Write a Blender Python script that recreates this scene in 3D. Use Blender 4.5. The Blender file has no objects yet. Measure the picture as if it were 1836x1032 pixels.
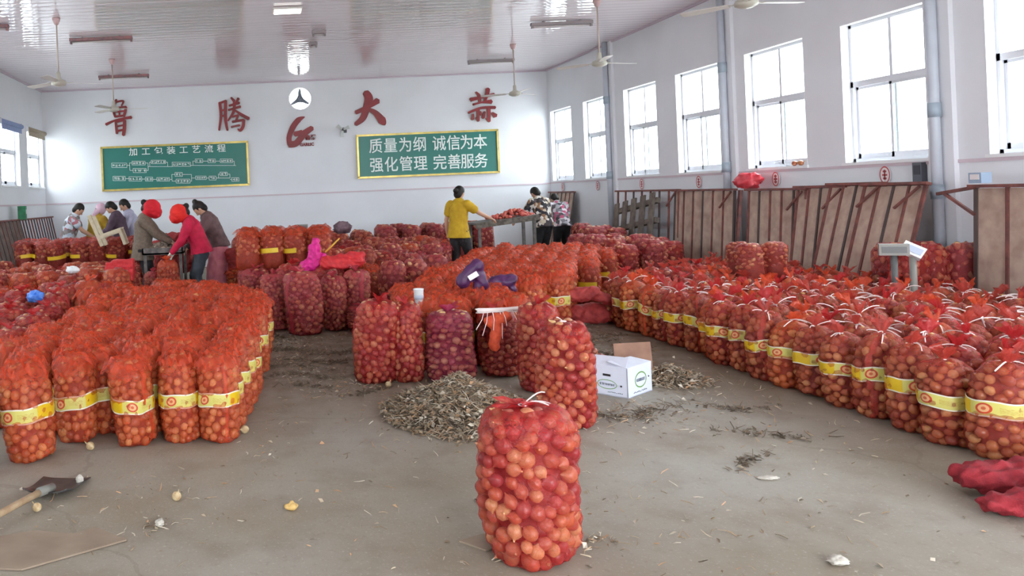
import bpy, bmesh, math, random
import numpy as np
from mathutils import Vector, Matrix

random.seed(7)
RNG = np.random.default_rng(7)
S = bpy.context.scene
C = S.collection
PI = math.pi

# ------------------------------------------------------------------ camera
cam_d = bpy.data.cameras.new('camera')
cam = bpy.data.objects.new('camera', cam_d)
C.objects.link(cam)
cam.location = (0.0, 0.0, 1.6)
cam.matrix_world = Matrix.Translation((0, 0, 1.6)) @ Matrix.Rotation(PI / 2, 4, 'X') @ Matrix.Rotation(-math.atan(0.042), 4, 'Z')
cam_d.sensor_fit = 'HORIZONTAL'
cam_d.sensor_width = 36.0
cam_d.lens = 1400.0 / 1836.0 * 36.0
cam_d.shift_x = 460.0 / 1836.0
cam_d.shift_y = -160.0 / 1836.0
cam_d.clip_end = 300
S.camera = cam

# ------------------------------------------------------------------ sky and exposure
W = bpy.data.worlds.new('overcast_sky')
S.world = W
W.use_nodes = True
bgn = W.node_tree.nodes['Background']
bgn.inputs['Color'].default_value = (0.88, 0.94, 1.0, 1)
bgn.inputs['Strength'].default_value = 9.0
S.view_settings.view_transform = 'Standard'
S.view_settings.look = 'None'
S.view_settings.gamma = 1.0
S.view_settings.use_curve_mapping = False
S.view_settings.exposure = 0.68
S.cycles.max_bounces = 5
S.cycles.diffuse_bounces = 3
S.cycles.glossy_bounces = 2
S.cycles.transmission_bounces = 2
S.cycles.transparent_max_bounces = 8
S.cycles.adaptive_threshold = 0.05
S.cycles.adaptive_min_samples = 16

# room numbers (metres): camera stands at the origin, +Y into the hall
XL, XR, YB, YF, ZC = -5.1, 7.2, 19.0, -4.0, 4.43
WIN_R = [(18.85 - 1.868 * k - 1.22, 18.85 - 1.868 * k) for k in range(12)]
WIN_L = [(18.9 - 1.868 * k - 1.28, 18.9 - 1.868 * k) for k in range(12)]
DOOR = (0.4, 6.4, 3.7)          # wide open gateway behind the camera: x0, x1, height

def portal(name, loc, rot, sx, sy):
    d = bpy.data.lights.new(name, 'AREA')
    d.shape = 'RECTANGLE'
    d.size, d.size_y = sx, sy
    d.cycles.is_portal = True
    o = bpy.data.objects.new(name, d)
    o.location, o.rotation_euler = loc, rot
    C.objects.link(o)
for (a, b) in WIN_R:
    portal('daylight_portal', (XR + 0.27, (a + b) / 2, 2.565), (0, PI / 2, 0), 1.67, 1.22)
for (a, b) in WIN_L:
    portal('daylight_portal', (XL - 0.27, (a + b) / 2, 2.74), (0, -PI / 2, 0), 1.32, 1.28)
portal('daylight_portal', ((DOOR[0] + DOOR[1]) / 2, YF - 0.05, DOOR[2] / 2), (PI / 2, 0, 0), DOOR[1] - DOOR[0], DOOR[2])

# ------------------------------------------------------------------ helpers: materials
def lin(r, g, b):
    def f(c):
        c /= 255.0
        return c / 12.92 if c <= 0.04045 else ((c + 0.055) / 1.055) ** 2.4
    return (f(r), f(g), f(b), 1.0)

MATS = {}
def mat(name, rgb, rough=0.6, metal=0.0, var=0.0, vscale=8.0, bump=0.0, bscale=40.0, spec=0.5, rgb2=None, detail=4.0):
    """plain procedural material: base colour, optional noise blend to rgb2, optional noise bump"""
    if name in MATS:
        return MATS[name]
    m = bpy.data.materials.new(name)
    m.use_nodes = True
    nt = m.node_tree
    p = nt.nodes['Principled BSDF']
    p.inputs['Base Color'].default_value = lin(*rgb)
    p.inputs['Roughness'].default_value = rough
    p.inputs['Metallic'].default_value = metal
    p.inputs['Specular IOR Level'].default_value = spec
    if var or rgb2 or bump:
        tc = nt.nodes.new('ShaderNodeTexCoord')
    if var or rgb2:
        n = nt.nodes.new('ShaderNodeTexNoise')
        n.inputs['Scale'].default_value = vscale
        n.inputs['Detail'].default_value = detail
        nt.links.new(tc.outputs['Object'], n.inputs['Vector'])
        r = nt.nodes.new('ShaderNodeValToRGB')
        r.color_ramp.elements[0].position = 0.35
        r.color_ramp.elements[1].position = 0.65
        c2 = lin(*rgb2) if rgb2 else tuple(c * (1 - var) for c in lin(*rgb)[:3]) + (1,)
        r.color_ramp.elements[0].color = c2
        r.color_ramp.elements[1].color = lin(*rgb)
        nt.links.new(n.outputs['Fac'], r.inputs['Fac'])
        nt.links.new(r.outputs['Color'], p.inputs['Base Color'])
    if bump:
        n2 = nt.nodes.new('ShaderNodeTexNoise')
        n2.inputs['Scale'].default_value = bscale
        n2.inputs['Detail'].default_value = 3
        nt.links.new(tc.outputs['Object'], n2.inputs['Vector'])
        b = nt.nodes.new('ShaderNodeBump')
        b.inputs['Strength'].default_value = bump
        b.inputs['Distance'].default_value = 0.02
        nt.links.new(n2.outputs['Fac'], b.inputs['Height'])
        nt.links.new(b.outputs['Normal'], p.inputs['Normal'])
    MATS[name] = m
    return m

def nd(nt, typ, **kw):
    n = nt.nodes.new(typ)
    for k, v in kw.items():
        setattr(n, k, v)
    return n

def mth(nt, op, a, b=None, c=None):
    n = nt.nodes.new('ShaderNodeMath')
    n.operation = op
    for i, x in enumerate((a, b, c)):
        if x is None:
            continue
        if isinstance(x, (int, float)):
            n.inputs[i].default_value = x
        else:
            nt.links.new(x, n.inputs[i])
    return n.outputs[0]

def mixc(nt, fac, a, b):
    n = nt.nodes.new('ShaderNodeMix')
    n.data_type = 'RGBA'
    for key, x in ((0, fac), (6, a), (7, b)):
        if isinstance(x, (int, float)):
            n.inputs[key].default_value = x
        elif isinstance(x, tuple):
            n.inputs[key].default_value = x
        else:
            nt.links.new(x, n.inputs[key])
    return n.outputs[2]

def onion_mat(name, cols, rough=0.38, streaks=False):
    """bulbs: each loose bulb of a mesh (and each object) gets its own skin colour"""
    m = bpy.data.materials.new(name)
    m.use_nodes = True
    nt = m.node_tree
    p = nt.nodes['Principled BSDF']
    g = nd(nt, 'ShaderNodeNewGeometry')
    oi = nd(nt, 'ShaderNodeObjectInfo')
    s = mth(nt, 'FRACT', mth(nt, 'ADD', g.outputs['Random Per Island'], oi.outputs['Random']))
    r = nd(nt, 'ShaderNodeValToRGB')
    r.color_ramp.interpolation = 'LINEAR'
    els = r.color_ramp.elements
    for i, c in enumerate(cols):
        e = els[i] if i < 2 else els.new(i / (len(cols) - 1))
        e.position = i / (len(cols) - 1)
        e.color = lin(*c)
    nt.links.new(s, r.inputs['Fac'])
    tc = nd(nt, 'ShaderNodeTexCoord')
    n = nd(nt, 'ShaderNodeTexNoise')
    n.inputs['Scale'].default_value = 45
    if streaks:      # papery lines running from root to neck
        mp = nd(nt, 'ShaderNodeMapping')
        mp.inputs['Scale'].default_value = (6.0, 6.0, 0.9)
        nt.links.new(tc.outputs['Object'], mp.inputs['Vector'])
        n.inputs['Scale'].default_value = 1.0
        n.inputs['Detail'].default_value = 4
        nt.links.new(mp.outputs[0], n.inputs['Vector'])
    else:
        nt.links.new(tc.outputs['Object'], n.inputs['Vector'])
    dark = mixc(nt, 0.62 if streaks else 0.45, r.outputs['Color'], lin(110, 50, 30))
    f = mth(nt, 'MULTIPLY', mth(nt, 'SUBTRACT', n.outputs['Fac'], 0.45), 2.2)
    cl = nd(nt, 'ShaderNodeClamp')
    nt.links.new(f, cl.inputs['Value'])
    nt.links.new(mixc(nt, cl.outputs[0], r.outputs['Color'], dark), p.inputs['Base Color'])
    p.inputs['Roughness'].default_value = rough
    p.inputs['Specular IOR Level'].default_value = 0.6
    MATS[name] = m
    return m

def net_mat(name, rgb, gain=1.0, rgb2=None):
    """open netting: threads with holes between them; the point attribute dens says how many layers overlap"""
    m = bpy.data.materials.new(name)
    m.use_nodes = True
    nt = m.node_tree
    p = nt.nodes['Principled BSDF']
    out = nt.nodes['Material Output']
    tc = nd(nt, 'ShaderNodeTexCoord')
    n = nd(nt, 'ShaderNodeTexNoise')
    n.inputs['Scale'].default_value = 14
    n.inputs['Detail'].default_value = 1
    nt.links.new(tc.outputs['Object'], n.inputs['Vector'])
    c2 = lin(*rgb2) if rgb2 else tuple(x * 0.62 for x in lin(*rgb)[:3]) + (1,)
    nt.links.new(mixc(nt, n.outputs['Fac'], c2, lin(*rgb)), p.inputs['Base Color'])
    p.inputs['Roughness'].default_value = 0.33
    p.inputs['Specular IOR Level'].default_value = 0.7
    cr = nd(nt, 'ShaderNodeTexNoise')
    cr.inputs['Scale'].default_value = 38
    cr.inputs['Detail'].default_value = 2
    cr.inputs['Distortion'].default_value = 1.6
    nt.links.new(tc.outputs['Object'], cr.inputs['Vector'])
    bp = nd(nt, 'ShaderNodeBump')
    bp.inputs['Strength'].default_value = 0.9
    bp.inputs['Distance'].default_value = 0.012
    nt.links.new(cr.outputs['Fac'], bp.inputs['Height'])
    nt.links.new(bp.outputs['Normal'], p.inputs['Normal'])
    tl = nd(nt, 'ShaderNodeBsdfTranslucent')
    tl.inputs['Color'].default_value = lin(*rgb)
    m1 = nd(nt, 'ShaderNodeMixShader')
    m1.inputs[0].default_value = 0.35
    nt.links.new(p.outputs[0], m1.inputs[1])
    nt.links.new(tl.outputs[0], m1.inputs[2])
    tr = nd(nt, 'ShaderNodeBsdfTransparent')
    at = nd(nt, 'ShaderNodeAttribute', attribute_name='dens')
    fac = at.outputs['Fac']
    fac = mth(nt, 'MULTIPLY', fac, mth(nt, 'MULTIPLY_ADD', cr.outputs['Fac'], 0.7, gain * 0.65))
    cl = nd(nt, 'ShaderNodeClamp')
    nt.links.new(fac, cl.inputs['Value'])
    m2 = nd(nt, 'ShaderNodeMixShader')
    nt.links.new(cl.outputs[0], m2.inputs[0])
    nt.links.new(tr.outputs[0], m2.inputs[1])
    nt.links.new(m1.outputs[0], m2.inputs[2])
    nt.links.new(m2.outputs[0], out.inputs['Surface'])
    MATS[name] = m
    return m

def glass_mat():
    m = bpy.data.materials.new('window_glass')
    m.use_nodes = True
    nt = m.node_tree
    out = nt.nodes['Material Output']
    nt.nodes.remove(nt.nodes['Principled BSDF'])
    t = nd(nt, 'ShaderNodeBsdfTransparent')
    t.inputs['Color'].default_value = (0.93, 0.96, 0.95, 1)
    g = nd(nt, 'ShaderNodeBsdfGlossy')
    g.inputs['Roughness'].default_value = 0.02
    x = nd(nt, 'ShaderNodeMixShader')
    x.inputs[0].default_value = 0.06
    nt.links.new(t.outputs[0], x.inputs[1])
    nt.links.new(g.outputs[0], x.inputs[2])
    nt.links.new(x.outputs[0], out.inputs['Surface'])
    return m
GLASS = glass_mat()

# ------------------------------------------------------------------ helpers: meshes
def link(o, parent=None):
    C.objects.link(o)
    if parent is not None:
        o.parent = parent
    return o

BENCH = bpy.data.scenes.new('workbench')
def evaluated_mesh(tmp):
    """modifiers or curve of a temporary object turned into a mesh, in a scene of its own so that it stays quick"""
    BENCH.collection.objects.link(tmp)
    with bpy.context.temp_override(scene=BENCH, view_layer=BENCH.view_layers[0]):
        dg = bpy.context.evaluated_depsgraph_get()
        me = bpy.data.meshes.new_from_object(tmp.evaluated_get(dg))
    bpy.data.objects.remove(tmp)
    return me

class MB:
    """collects vertices and faces; build() links them as ONE mesh object"""
    def __init__(self):
        self.v, self.f, self.m, self.sm = [], [], [], []
        self.mi = 0
        self.smooth = False
    def add(self, vs, fs):
        k = len(self.v)
        self.v.extend([tuple(p) for p in vs])
        for f in fs:
            self.f.append(tuple(i + k for i in f))
            self.m.append(self.mi)
            self.sm.append(self.smooth)
        return self
    def box(self, c, s, rz=0.0, rot=None):
        hx, hy, hz = s[0] / 2, s[1] / 2, s[2] / 2
        R = rot if rot is not None else Matrix.Rotation(rz, 3, 'Z')
        vs = []
        for dz in (-hz, hz):
            for dx, dy in ((-hx, -hy), (hx, -hy), (hx, hy), (-hx, hy)):
                vs.append(Vector(c) + R @ Vector((dx, dy, dz)))
        return self.add(vs, [(3, 2, 1, 0), (4, 5, 6, 7), (0, 1, 5, 4), (1, 2, 6, 5), (2, 3, 7, 6), (3, 0, 4, 7)])
    def box2(self, a, b):
        return self.box([(a[i] + b[i]) / 2 for i in range(3)], [abs(b[i] - a[i]) for i in range(3)])
    def bar(self, a, b, w, h=None, up=(0, 0, 1)):
        """square bar between two points"""
        a, b = Vector(a), Vector(b)
        h = h or w
        z = (b - a)
        L = z.length
        z.normalize()
        x = Vector(up).cross(z)
        if x.length < 1e-4:
            x = Vector((1, 0, 0))
        x.normalize()
        y = z.cross(x)
        R = Matrix((x, y, z)).transposed()
        return self.box((a + b) / 2, (w, h, L), rot=R)
    def tube(self, pts, rad, n=8, caps=True, flat=1.0, side=None):
        pts = [Vector(p) for p in pts]
        if isinstance(rad, (int, float)):
            rad = [rad] * len(pts)
        vs, fs = [], []
        prev = None
        for i, p in enumerate(pts):
            t = (pts[min(i + 1, len(pts) - 1)] - pts[max(i - 1, 0)])
            if t.length < 1e-9:
                t = Vector((0, 0, 1))
            t.normalize()
            if side is not None:
                x = Vector(side) - t * t.dot(Vector(side))
            elif prev is not None:
                x = prev - t * t.dot(prev)
            else:
                x = t.orthogonal()
            if x.length < 1e-6:
                x = t.orthogonal()
            x.normalize()
            prev = x
            y = t.cross(x)
            for k in range(n):
                a = 2 * PI * k / n
                vs.append(p + (x * math.cos(a) + y * math.sin(a) * flat) * rad[i])
        for i in range(len(pts) - 1):
            for k in range(n):
                a, b = i * n + k, i * n + (k + 1) % n
                fs.append((a, b, b + n, a + n))
        if caps:
            fs.append(tuple(range(n - 1, -1, -1)))
            fs.append(tuple((len(pts) - 1) * n + k for k in range(n)))
        return self.add(vs, fs)
    def lathe(self, prof, n=24, c=(0, 0, 0), R=None, close=False):
        """prof: list of (r, z)"""
        vs, fs = [], []
        for (r, z) in prof:
            for k in range(n):
                a = 2 * PI * k / n
                q = Vector((r * math.cos(a), r * math.sin(a), z))
                if R is not None:
                    q = R @ q
                vs.append(q + Vector(c))
        for i in range(len(prof) - 1):
            for k in range(n):
                a, b = i * n + k, i * n + (k + 1) % n
                fs.append((a, b, b + n, a + n))
        fs.append(tuple(range(n - 1, -1, -1)))
        fs.append(tuple((len(prof) - 1) * n + k for k in range(n)))
        return self.add(vs, fs)
    def ball(self, c, r, n=10, m=7, R=None):
        """closed ellipsoid, r scalar or 3-tuple"""
        if isinstance(r, (int, float)):
            r = (r, r, r)
        vs, fs = [], []
        pts = [Vector((0, 0, -r[2]))]
        for i in range(1, m):
            ph = -PI / 2 + PI * i / m
            for k in range(n):
                a = 2 * PI * k / n
                pts.append(Vector((r[0] * math.cos(ph) * math.cos(a), r[1] * math.cos(ph) * math.sin(a), r[2] * math.sin(ph))))
        pts.append(Vector((0, 0, r[2])))
        for q in pts:
            vs.append((R @ q if R is not None else q) + Vector(c))
        for k in range(n):
            fs.append((0, 1 + (k + 1) % n, 1 + k))
            fs.append((len(pts) - 1, 1 + (m - 2) * n + k, 1 + (m - 2) * n + (k + 1) % n))
        for i in range(m - 2):
            for k in range(n):
                a, b = 1 + i * n + k, 1 + i * n + (k + 1) % n
                fs.append((a, b, b + n, a + n))
        return self.add(vs, fs)
    def grid(self, fn, nu, nv):
        vs = [fn(i / (nu - 1), j / (nv - 1)) for j in range(nv) for i in range(nu)]
        fs = [(j * nu + i, j * nu + i + 1, (j + 1) * nu + i + 1, (j + 1) * nu + i) for j in range(nv - 1) for i in range(nu - 1)]
        return self.add(vs, fs)
    def prism(self, poly, y0, y1):
        """polygon in the xz plane, extruded along y"""
        n = len(poly)
        vs = [(x, y0, z) for x, z in poly] + [(x, y1, z) for x, z in poly]
        fs = [tuple(range(n)), tuple(range(2 * n - 1, n - 1, -1))]
        fs += [(i, i + n, (i + 1) % n + n, (i + 1) % n) for i in range(n)]
        return self.add(vs, fs)
    def mesh(self, name, mats):
        me = bpy.data.meshes.new(name)
        me.from_pydata(self.v, [], self.f)
        if not isinstance(mats, (list, tuple)):
            mats = [mats]
        for x in mats:
            me.materials.append(x)
        me.polygons.foreach_set('material_index', self.m)
        me.polygons.foreach_set('use_smooth', self.sm)
        me.update()
        return me
    def build(self, name, mats, parent=None, fix=True):
        me = self.mesh(name, mats)
        if fix:
            bm = bmesh.new()
            bm.from_mesh(me)
            bmesh.ops.recalc_face_normals(bm, faces=bm.faces)
            bm.to_mesh(me)
            bm.free()
        return link(bpy.data.objects.new(name, me), parent)

def place(name, me, parent=None, loc=None, rot=None, scale=None):
    o = bpy.data.objects.new(name, me)
    if loc is not None:
        o.location = loc
    if rot is not None:
        o.rotation_euler = rot
    if scale is not None:
        o.scale = scale
    return link(o, parent)

def tag(o, label=None, cat=None, group=None, kind=None):
    if label: o['label'] = label
    if cat: o['category'] = cat
    if group: o['group'] = group
    if kind: o['kind'] = kind
    return o

def thing(name, label, cat, loc=(0, 0, 0), rz=0.0, group=None):
    o = bpy.data.objects.new(name, None)
    o.empty_display_size = 0.1
    o.location = loc
    o.rotation_euler = (0, 0, rz)
    link(o)
    return tag(o, label, cat, group)

def struct(o):
    return tag(o, kind='structure')

def setting(name):
    o = bpy.data.objects.new(name, None)
    link(o)
    return tag(o, kind='structure')

# ------------------------------------------------------------------ materials of the hall
M_wall = mat('white_wall_paint', (234, 234, 239), 0.75, var=0.05, vscale=1.2, bump=0.06, bscale=12)
M_reveal = mat('white_reveal_paint', (240, 240, 242), 0.6)
M_stripe = mat('pink_wall_stripe', (214, 196, 204), 0.7)
M_alu = mat('window_aluminium', (226, 227, 234), 0.4)
M_pipe = mat('grey_plastic_pipe', (196, 200, 210), 0.4, var=0.08, vscale=5)
M_pipe2 = mat('pipe_coupling_grey', (160, 172, 184), 0.45)
M_outside = mat('outdoor_ground', (214, 214, 208), 0.9, var=0.08)

def floor_material():
    m = bpy.data.materials.new('worn_concrete')
    m.use_nodes = True
    nt = m.node_tree
    p = nt.nodes['Principled BSDF']
    tc = nd(nt, 'ShaderNodeTexCoord')
    def noise(scale, det, rough=0.55):
        n = nd(nt, 'ShaderNodeTexNoise')
        n.inputs['Scale'].default_value = scale
        n.inputs['Detail'].default_value = det
        n.inputs['Roughness'].default_value = rough
        nt.links.new(tc.outputs['Object'], n.inputs['Vector'])
        return n.outputs['Fac']
    def ramp(x, a, b):
        r = nd(nt, 'ShaderNodeMapRange')
        r.inputs['From Min'].default_value = a
        r.inputs['From Max'].default_value = b
        nt.links.new(x, r.inputs['Value'])
        return r.outputs[0]
    base = mixc(nt, ramp(noise(0.55, 5), 0.38, 0.64), lin(140, 128, 111), lin(159, 153, 143))
    base = mixc(nt, mth(nt, 'MULTIPLY', ramp(noise(2.6, 6), 0.5, 0.72), 0.55), base, lin(124, 108, 92))
    base = mixc(nt, mth(nt, 'MULTIPLY', ramp(noise(22, 4, 0.7), 0.56, 0.75), 0.4), base, lin(112, 96, 82))
    base = mixc(nt, mth(nt, 'MULTIPLY', ramp(noise(60, 2), 0.6, 0.72), 0.25), base, lin(205, 198, 190))
    # soil trodden in between the blocks of bags, deeper in the hall
    sy = nd(nt, 'ShaderNodeSeparateXYZ')
    nt.links.new(tc.outputs['Object'], sy.inputs[0])
    deep = ramp(mth(nt, 'ADD', sy.outputs['Y'], mth(nt, 'MULTIPLY', noise(1.1, 5), 2.4)), 6.3, 8.6)
    base = mixc(nt, mth(nt, 'MULTIPLY', deep, ramp(noise(5.0, 5, 0.65), 0.3, 0.62)), base, lin(112, 98, 80))
    # hairline cracks
    v = nd(nt, 'ShaderNodeTexVoronoi', feature='DISTANCE_TO_EDGE')
    v.inputs['Scale'].default_value = 0.3
    wob = nd(nt, 'ShaderNodeVectorMath', operation='ADD')
    nn = nd(nt, 'ShaderNodeTexNoise')
    nn.inputs['Scale'].default_value = 3.0
    nn.inputs['Detail'].default_value = 5
    nt.links.new(tc.outputs['Object'], nn.inputs['Vector'])
    sc = nd(nt, 'ShaderNodeVectorMath', operation='SCALE')
    sc.inputs['Scale'].default_value = 0.35
    nt.links.new(nn.outputs['Color'], sc.inputs[0])
    nt.links.new(tc.outputs['Object'], wob.inputs[0])
    nt.links.new(sc.outputs[0], wob.inputs[1])
    nt.links.new(wob.outputs[0], v.inputs['Vector'])
    crack = mth(nt, 'LESS_THAN', v.outputs['Distance'], 0.0035)
    base = mixc(nt, mth(nt, 'MULTIPLY', crack, 0.22), base, lin(96, 84, 74))
    nt.links.new(base, p.inputs['Base Color'])
    rr = nd(nt, 'ShaderNodeMapRange')
    rr.inputs['To Min'].default_value = 0.45
    rr.inputs['To Max'].default_value = 0.75
    nt.links.new(noise(1.3, 4), rr.inputs['Value'])
    nt.links.new(rr.outputs[0], p.inputs['Roughness'])
    b = nd(nt, 'ShaderNodeBump')
    b.inputs['Strength'].default_value = 0.25
    b.inputs['Distance'].default_value = 0.01
    nt.links.new(noise(35, 5, 0.7), b.inputs['Height'])
    nt.links.new(b.outputs['Normal'], p.inputs['Normal'])
    return m
M_floor = floor_material()
M_ceil = mat('glossy_ceiling_strip', (242, 230, 236), 0.035, var=0.03, vscale=0.8, spec=1.0)

# ------------------------------------------------------------------ the hall
struct(MB().box2((XL - 0.3, YF - 0.3, -0.2), (XR + 0.3, YB + 0.3, 0.0)).build('floor', M_floor))
struct(MB().box2((-60, -60, -0.5), (70, 80, -0.25)).build('ground_outside', M_outside))

def make_ceiling():
    b = MB()
    n = int((YB - YF) / 0.2) + 1
    for k in range(n):
        y0, y1 = YF + 0.2 * k, YF + 0.2 * (k + 1)
        tilt = random.uniform(-0.0007, 0.0007)
        prof = [(0.0, 0.003), (0.004, 0.0), (0.05, -0.0014), (0.1, -0.002), (0.15, -0.0014), (0.196, 0.0), (0.2, 0.003)]
        vs, fs = [], []
        for i, (dy, dz) in enumerate(prof):
            z = ZC + dz + tilt * (dy - 0.1) * 10
            vs += [(XL - 0.1, y0 + dy, z), (XR + 0.1, y0 + dy, z)]
        for i in range(len(prof) - 1):
            fs.append((2 * i, 2 * i + 2, 2 * i + 3, 2 * i + 1))
        b.add(vs, fs)
    b.box2((XL - 0.3, YF - 0.3, ZC + 0.03), (XR + 0.3, YB + 0.3, ZC + 0.2))
    return struct(b.build('ceiling', M_ceil, fix=False))
make_ceiling()

def side_wall(name, x0, x1, wins, z0, z1):
    b = MB()
    b.box2((x0, YF - 0.25, 0), (x1, YB + 0.25, z0))
    b.box2((x0, YF - 0.25, z1), (x1, YB + 0.25, ZC + 0.1))
    e = sorted(wins)
    y = YF - 0.25
    for (a, c) in e:
        if a > y:
            b.box2((x0, y, z0), (x1, a, z1))
        y = c
    b.box2((x0, y, z0), (x1, YB + 0.25, z1))
    return struct(b.build(name, M_wall))
wins_r = [w for w in WIN_R if w[0] > YF + 0.3]
wins_l = [w for w in WIN_L if w[0] > YF + 0.3]
side_wall('wall_right', XR, XR + 0.25, wins_r, 1.73, 3.40)
side_wall('wall_left', XL - 0.25, XL, wins_l, 2.08, 3.40)

def back_wall():
    b = MB()
    cx, cz, r, h = 1.19, 3.99, 0.285, 0.34
    y0, y1 = YB, YB + 0.25
    b.box2((XL - 0.25, y0, 0), (XR + 0.25, y1, cz - h))
    b.box2((XL - 0.25, y0, cz + h), (XR + 0.25, y1, ZC + 0.1))
    b.box2((XL - 0.25, y0, cz - h), (cx - h, y1, cz + h))
    b.box2((cx + h, y0, cz - h), (XR + 0.25, y1, cz + h))
    n = 48
    ci, sq = [], []
    for k in range(n):
        a = 2 * PI * k / n
        c_, s_ = math.cos(a), math.sin(a)
        ci.append((cx + r * c_, cz + r * s_))
        d = h / max(abs(c_), abs(s_))
        sq.append((cx + d * c_, cz + d * s_))
    vs = [(x, y0, z) for x, z in ci] + [(x, y0, z) for x, z in sq] + [(x, y1, z) for x, z in ci] + [(x, y1, z) for x, z in sq]
    fs = []
    for k in range(n):
        j = (k + 1) % n
        fs += [(k, j, n + j, n + k), (2 * n + k, 3 * n + k, 3 * n + j, 2 * n + j), (k, 2 * n + k, 2 * n + j, j)]
    b.add(vs, fs)
    return struct(b.build('wall_back', M_wall))
back_wall()
b = MB()
b.box2((XL - 0.25, YF - 0.25, 0), (DOOR[0], YF, ZC + 0.1))
b.box2((DOOR[1], YF - 0.25, 0), (XR + 0.25, YF, ZC + 0.1))
b.box2((DOOR[0], YF - 0.25, DOOR[2]), (DOOR[1], YF, ZC + 0.1))
struct(b.build('wall_front', M_wall))

# painted stripe and thin plaster ledge
struct(MB().box2((XL, YB - 0.012, 1.655), (XR, YB, 1.69)).build('trim_1', M_stripe))
struct(MB().box2((XR - 0.012, YF, 1.665), (XR, YB, 1.70)).build('trim_2', M_stripe))
struct(MB().box2((XL, YF, 1.655), (XL + 0.012, YB, 1.69)).build('trim_3', M_stripe))
M_cove = mat('ceiling_edge_strip', (205, 188, 200), 0.4)
struct(MB().box2((XL, YB - 0.03, ZC - 0.035), (XR, YB, ZC)).build('trim_4', M_cove))
struct(MB().box2((XR - 0.03, YF, ZC - 0.035), (XR, YB, ZC)).build('trim_5', M_cove))
struct(MB().box2((XL, YF, ZC - 0.035), (XL + 0.03, YB, ZC)).build('trim_6', M_cove))

# windows: frame, two fixed upper panes, two sliding sashes below
def window(n, x, a, c, z0, z1, side):
    w = setting('window_%d' % n)
    zt = z0 + (z1 - z0) * 0.565
    t = 0.045
    ym = (a + c) / 2
    xm = x + side * 0.13
    f = MB()
    for (p, q) in (((xm - 0.035, a, z0), (xm + 0.035, a + t, z1)), ((xm - 0.035, c - t, z0), (xm + 0.035, c, z1)),
                   ((xm - 0.035, a, z0), (xm + 0.035, c, z0 + t)), ((xm - 0.035, a, z1 - t), (xm + 0.035, c, z1)),
                   ((xm - 0.035, a, zt - 0.035), (xm + 0.035, c, zt + 0.035)), ((xm - 0.03, ym - 0.02, zt), (xm + 0.03, ym + 0.02, z1))):
        f.box2(p, q)
    f.build('window_frame', M_alu, w)
    for (p, q) in ((a + t, ym - 0.02), (ym + 0.02, c - t)):
        MB().box2((xm - 0.003, p, zt + 0.035), (xm + 0.003, q, z1 - t)).build('pane', GLASS, w)
    sh = random.uniform(-0.05, 0.1)
    for i, (p, q) in enumerate(((a + t, ym + 0.03 + sh), (ym - 0.03, c - t))):
        xs = xm + (0.014 if i else -0.014)
        s = MB()
        u = 0.035
        s.box2((xs - 0.012, p, z0 + t), (xs + 0.012, p + u, zt - 0.035)).box2((xs - 0.012, q - u, z0 + t), (xs + 0.012, q, zt - 0.035))
        s.box2((xs - 0.012, p, z0 + t), (xs + 0.012, q, z0 + t + 0.06)).box2((xs - 0.012, p, zt - 0.065), (xs + 0.012, q, zt - 0.035))
        so = s.build('sash', M_alu, w)
        MB().box2((xs - 0.003, p + u, z0 + t + 0.06), (xs + 0.003, q - u, zt - 0.065)).build('pane', GLASS, so)
    MB().box2((x - side * 0.03, a - 0.02, z0 - 0.03), (x + side * 0.1, c + 0.02, z0 + 0.004)).build('window_sill', M_reveal, w)
    rv = MB()
    rv.box2((x - side * 0.004, a, z0), (x + side * 0.095, a + 0.006, z1)).box2((x - side * 0.004, c - 0.006, z0), (x + side * 0.095, c, z1))
    rv.box2((x - side * 0.004, a, z1 - 0.006), (x + side * 0.095, c, z1))
    rv.build('reveal', M_reveal, w)
    return w
k = 0
for (a, c) in wins_r:
    k += 1
    window(k, XR, a, c, 1.73, 3.40, 1)
for (a, c) in wins_l:
    k += 1
    window(k, XL, a, c, 2.08, 3.40, -1)
# rolled blinds above the two far left windows
for (a, c), col, lab in ((wins_l[0], (170, 155, 135), 'tan rolled-up blind above the left window nearest the corner'), (wins_l[1], (150, 165, 205), 'blue rolled-up blind above the second left window from the corner')):
    t = thing('roller_blind', lab, 'blind', (XL + 0.06, (a + c) / 2, 3.36))
    mm = mat('blind_' + str(col[0]), col, 0.8, var=0.15, vscale=20)
    bb = MB(); bb.smooth = True
    bb.tube([(0, -0.68, 0.02), (0, 0.68, 0.02)], 0.05, 12)
    bb.build('roll', mm, t)
    MB().box2((-0.006, -0.66, -0.13), (0.004, 0.66, 0.0)).build('fabric_hem', mm, t)
    for s in (-1, 1):
        MB().box((-0.03, s * 0.69, 0.03), (0.07, 0.012, 0.12)).build('bracket', M_alu, t)

# pilasters on the right wall with grey downpipes
for i, y in enumerate((15.63, 11.75, 8.13, 4.4, 0.7)):
    struct(MB().box2((XR - 0.05, y - 0.15, 0), (XR + 0.02, y + 0.15, ZC)).build('trim_%d' % (i + 7), M_wall))
    if i > 2:
        continue
    lab = ('grey downpipe on the wall farthest along, by the slatted rack', 'grey downpipe between the third and fourth nearest windows', 'thick grey downpipe closest to the near window, with a coupling')[i]
    t = thing('downpipe', lab, 'pipe', (XR - 0.10, y, 0), group='downpipes on the window wall')
    bb = MB(); bb.smooth = True
    bb.tube([(0, 0, 0), (0, 0, ZC)], 0.048, 14)
    bb.build('pipe', M_pipe, t)
    for z in ((2.15, 1.3) if i == 2 else (1.7, 3.2)):
        bb = MB(); bb.smooth = True
        bb.tube([(0, 0, z), (0, 0, z + 0.15)], 0.06, 14)
        bb.build('coupling', M_pipe2, t)

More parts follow.
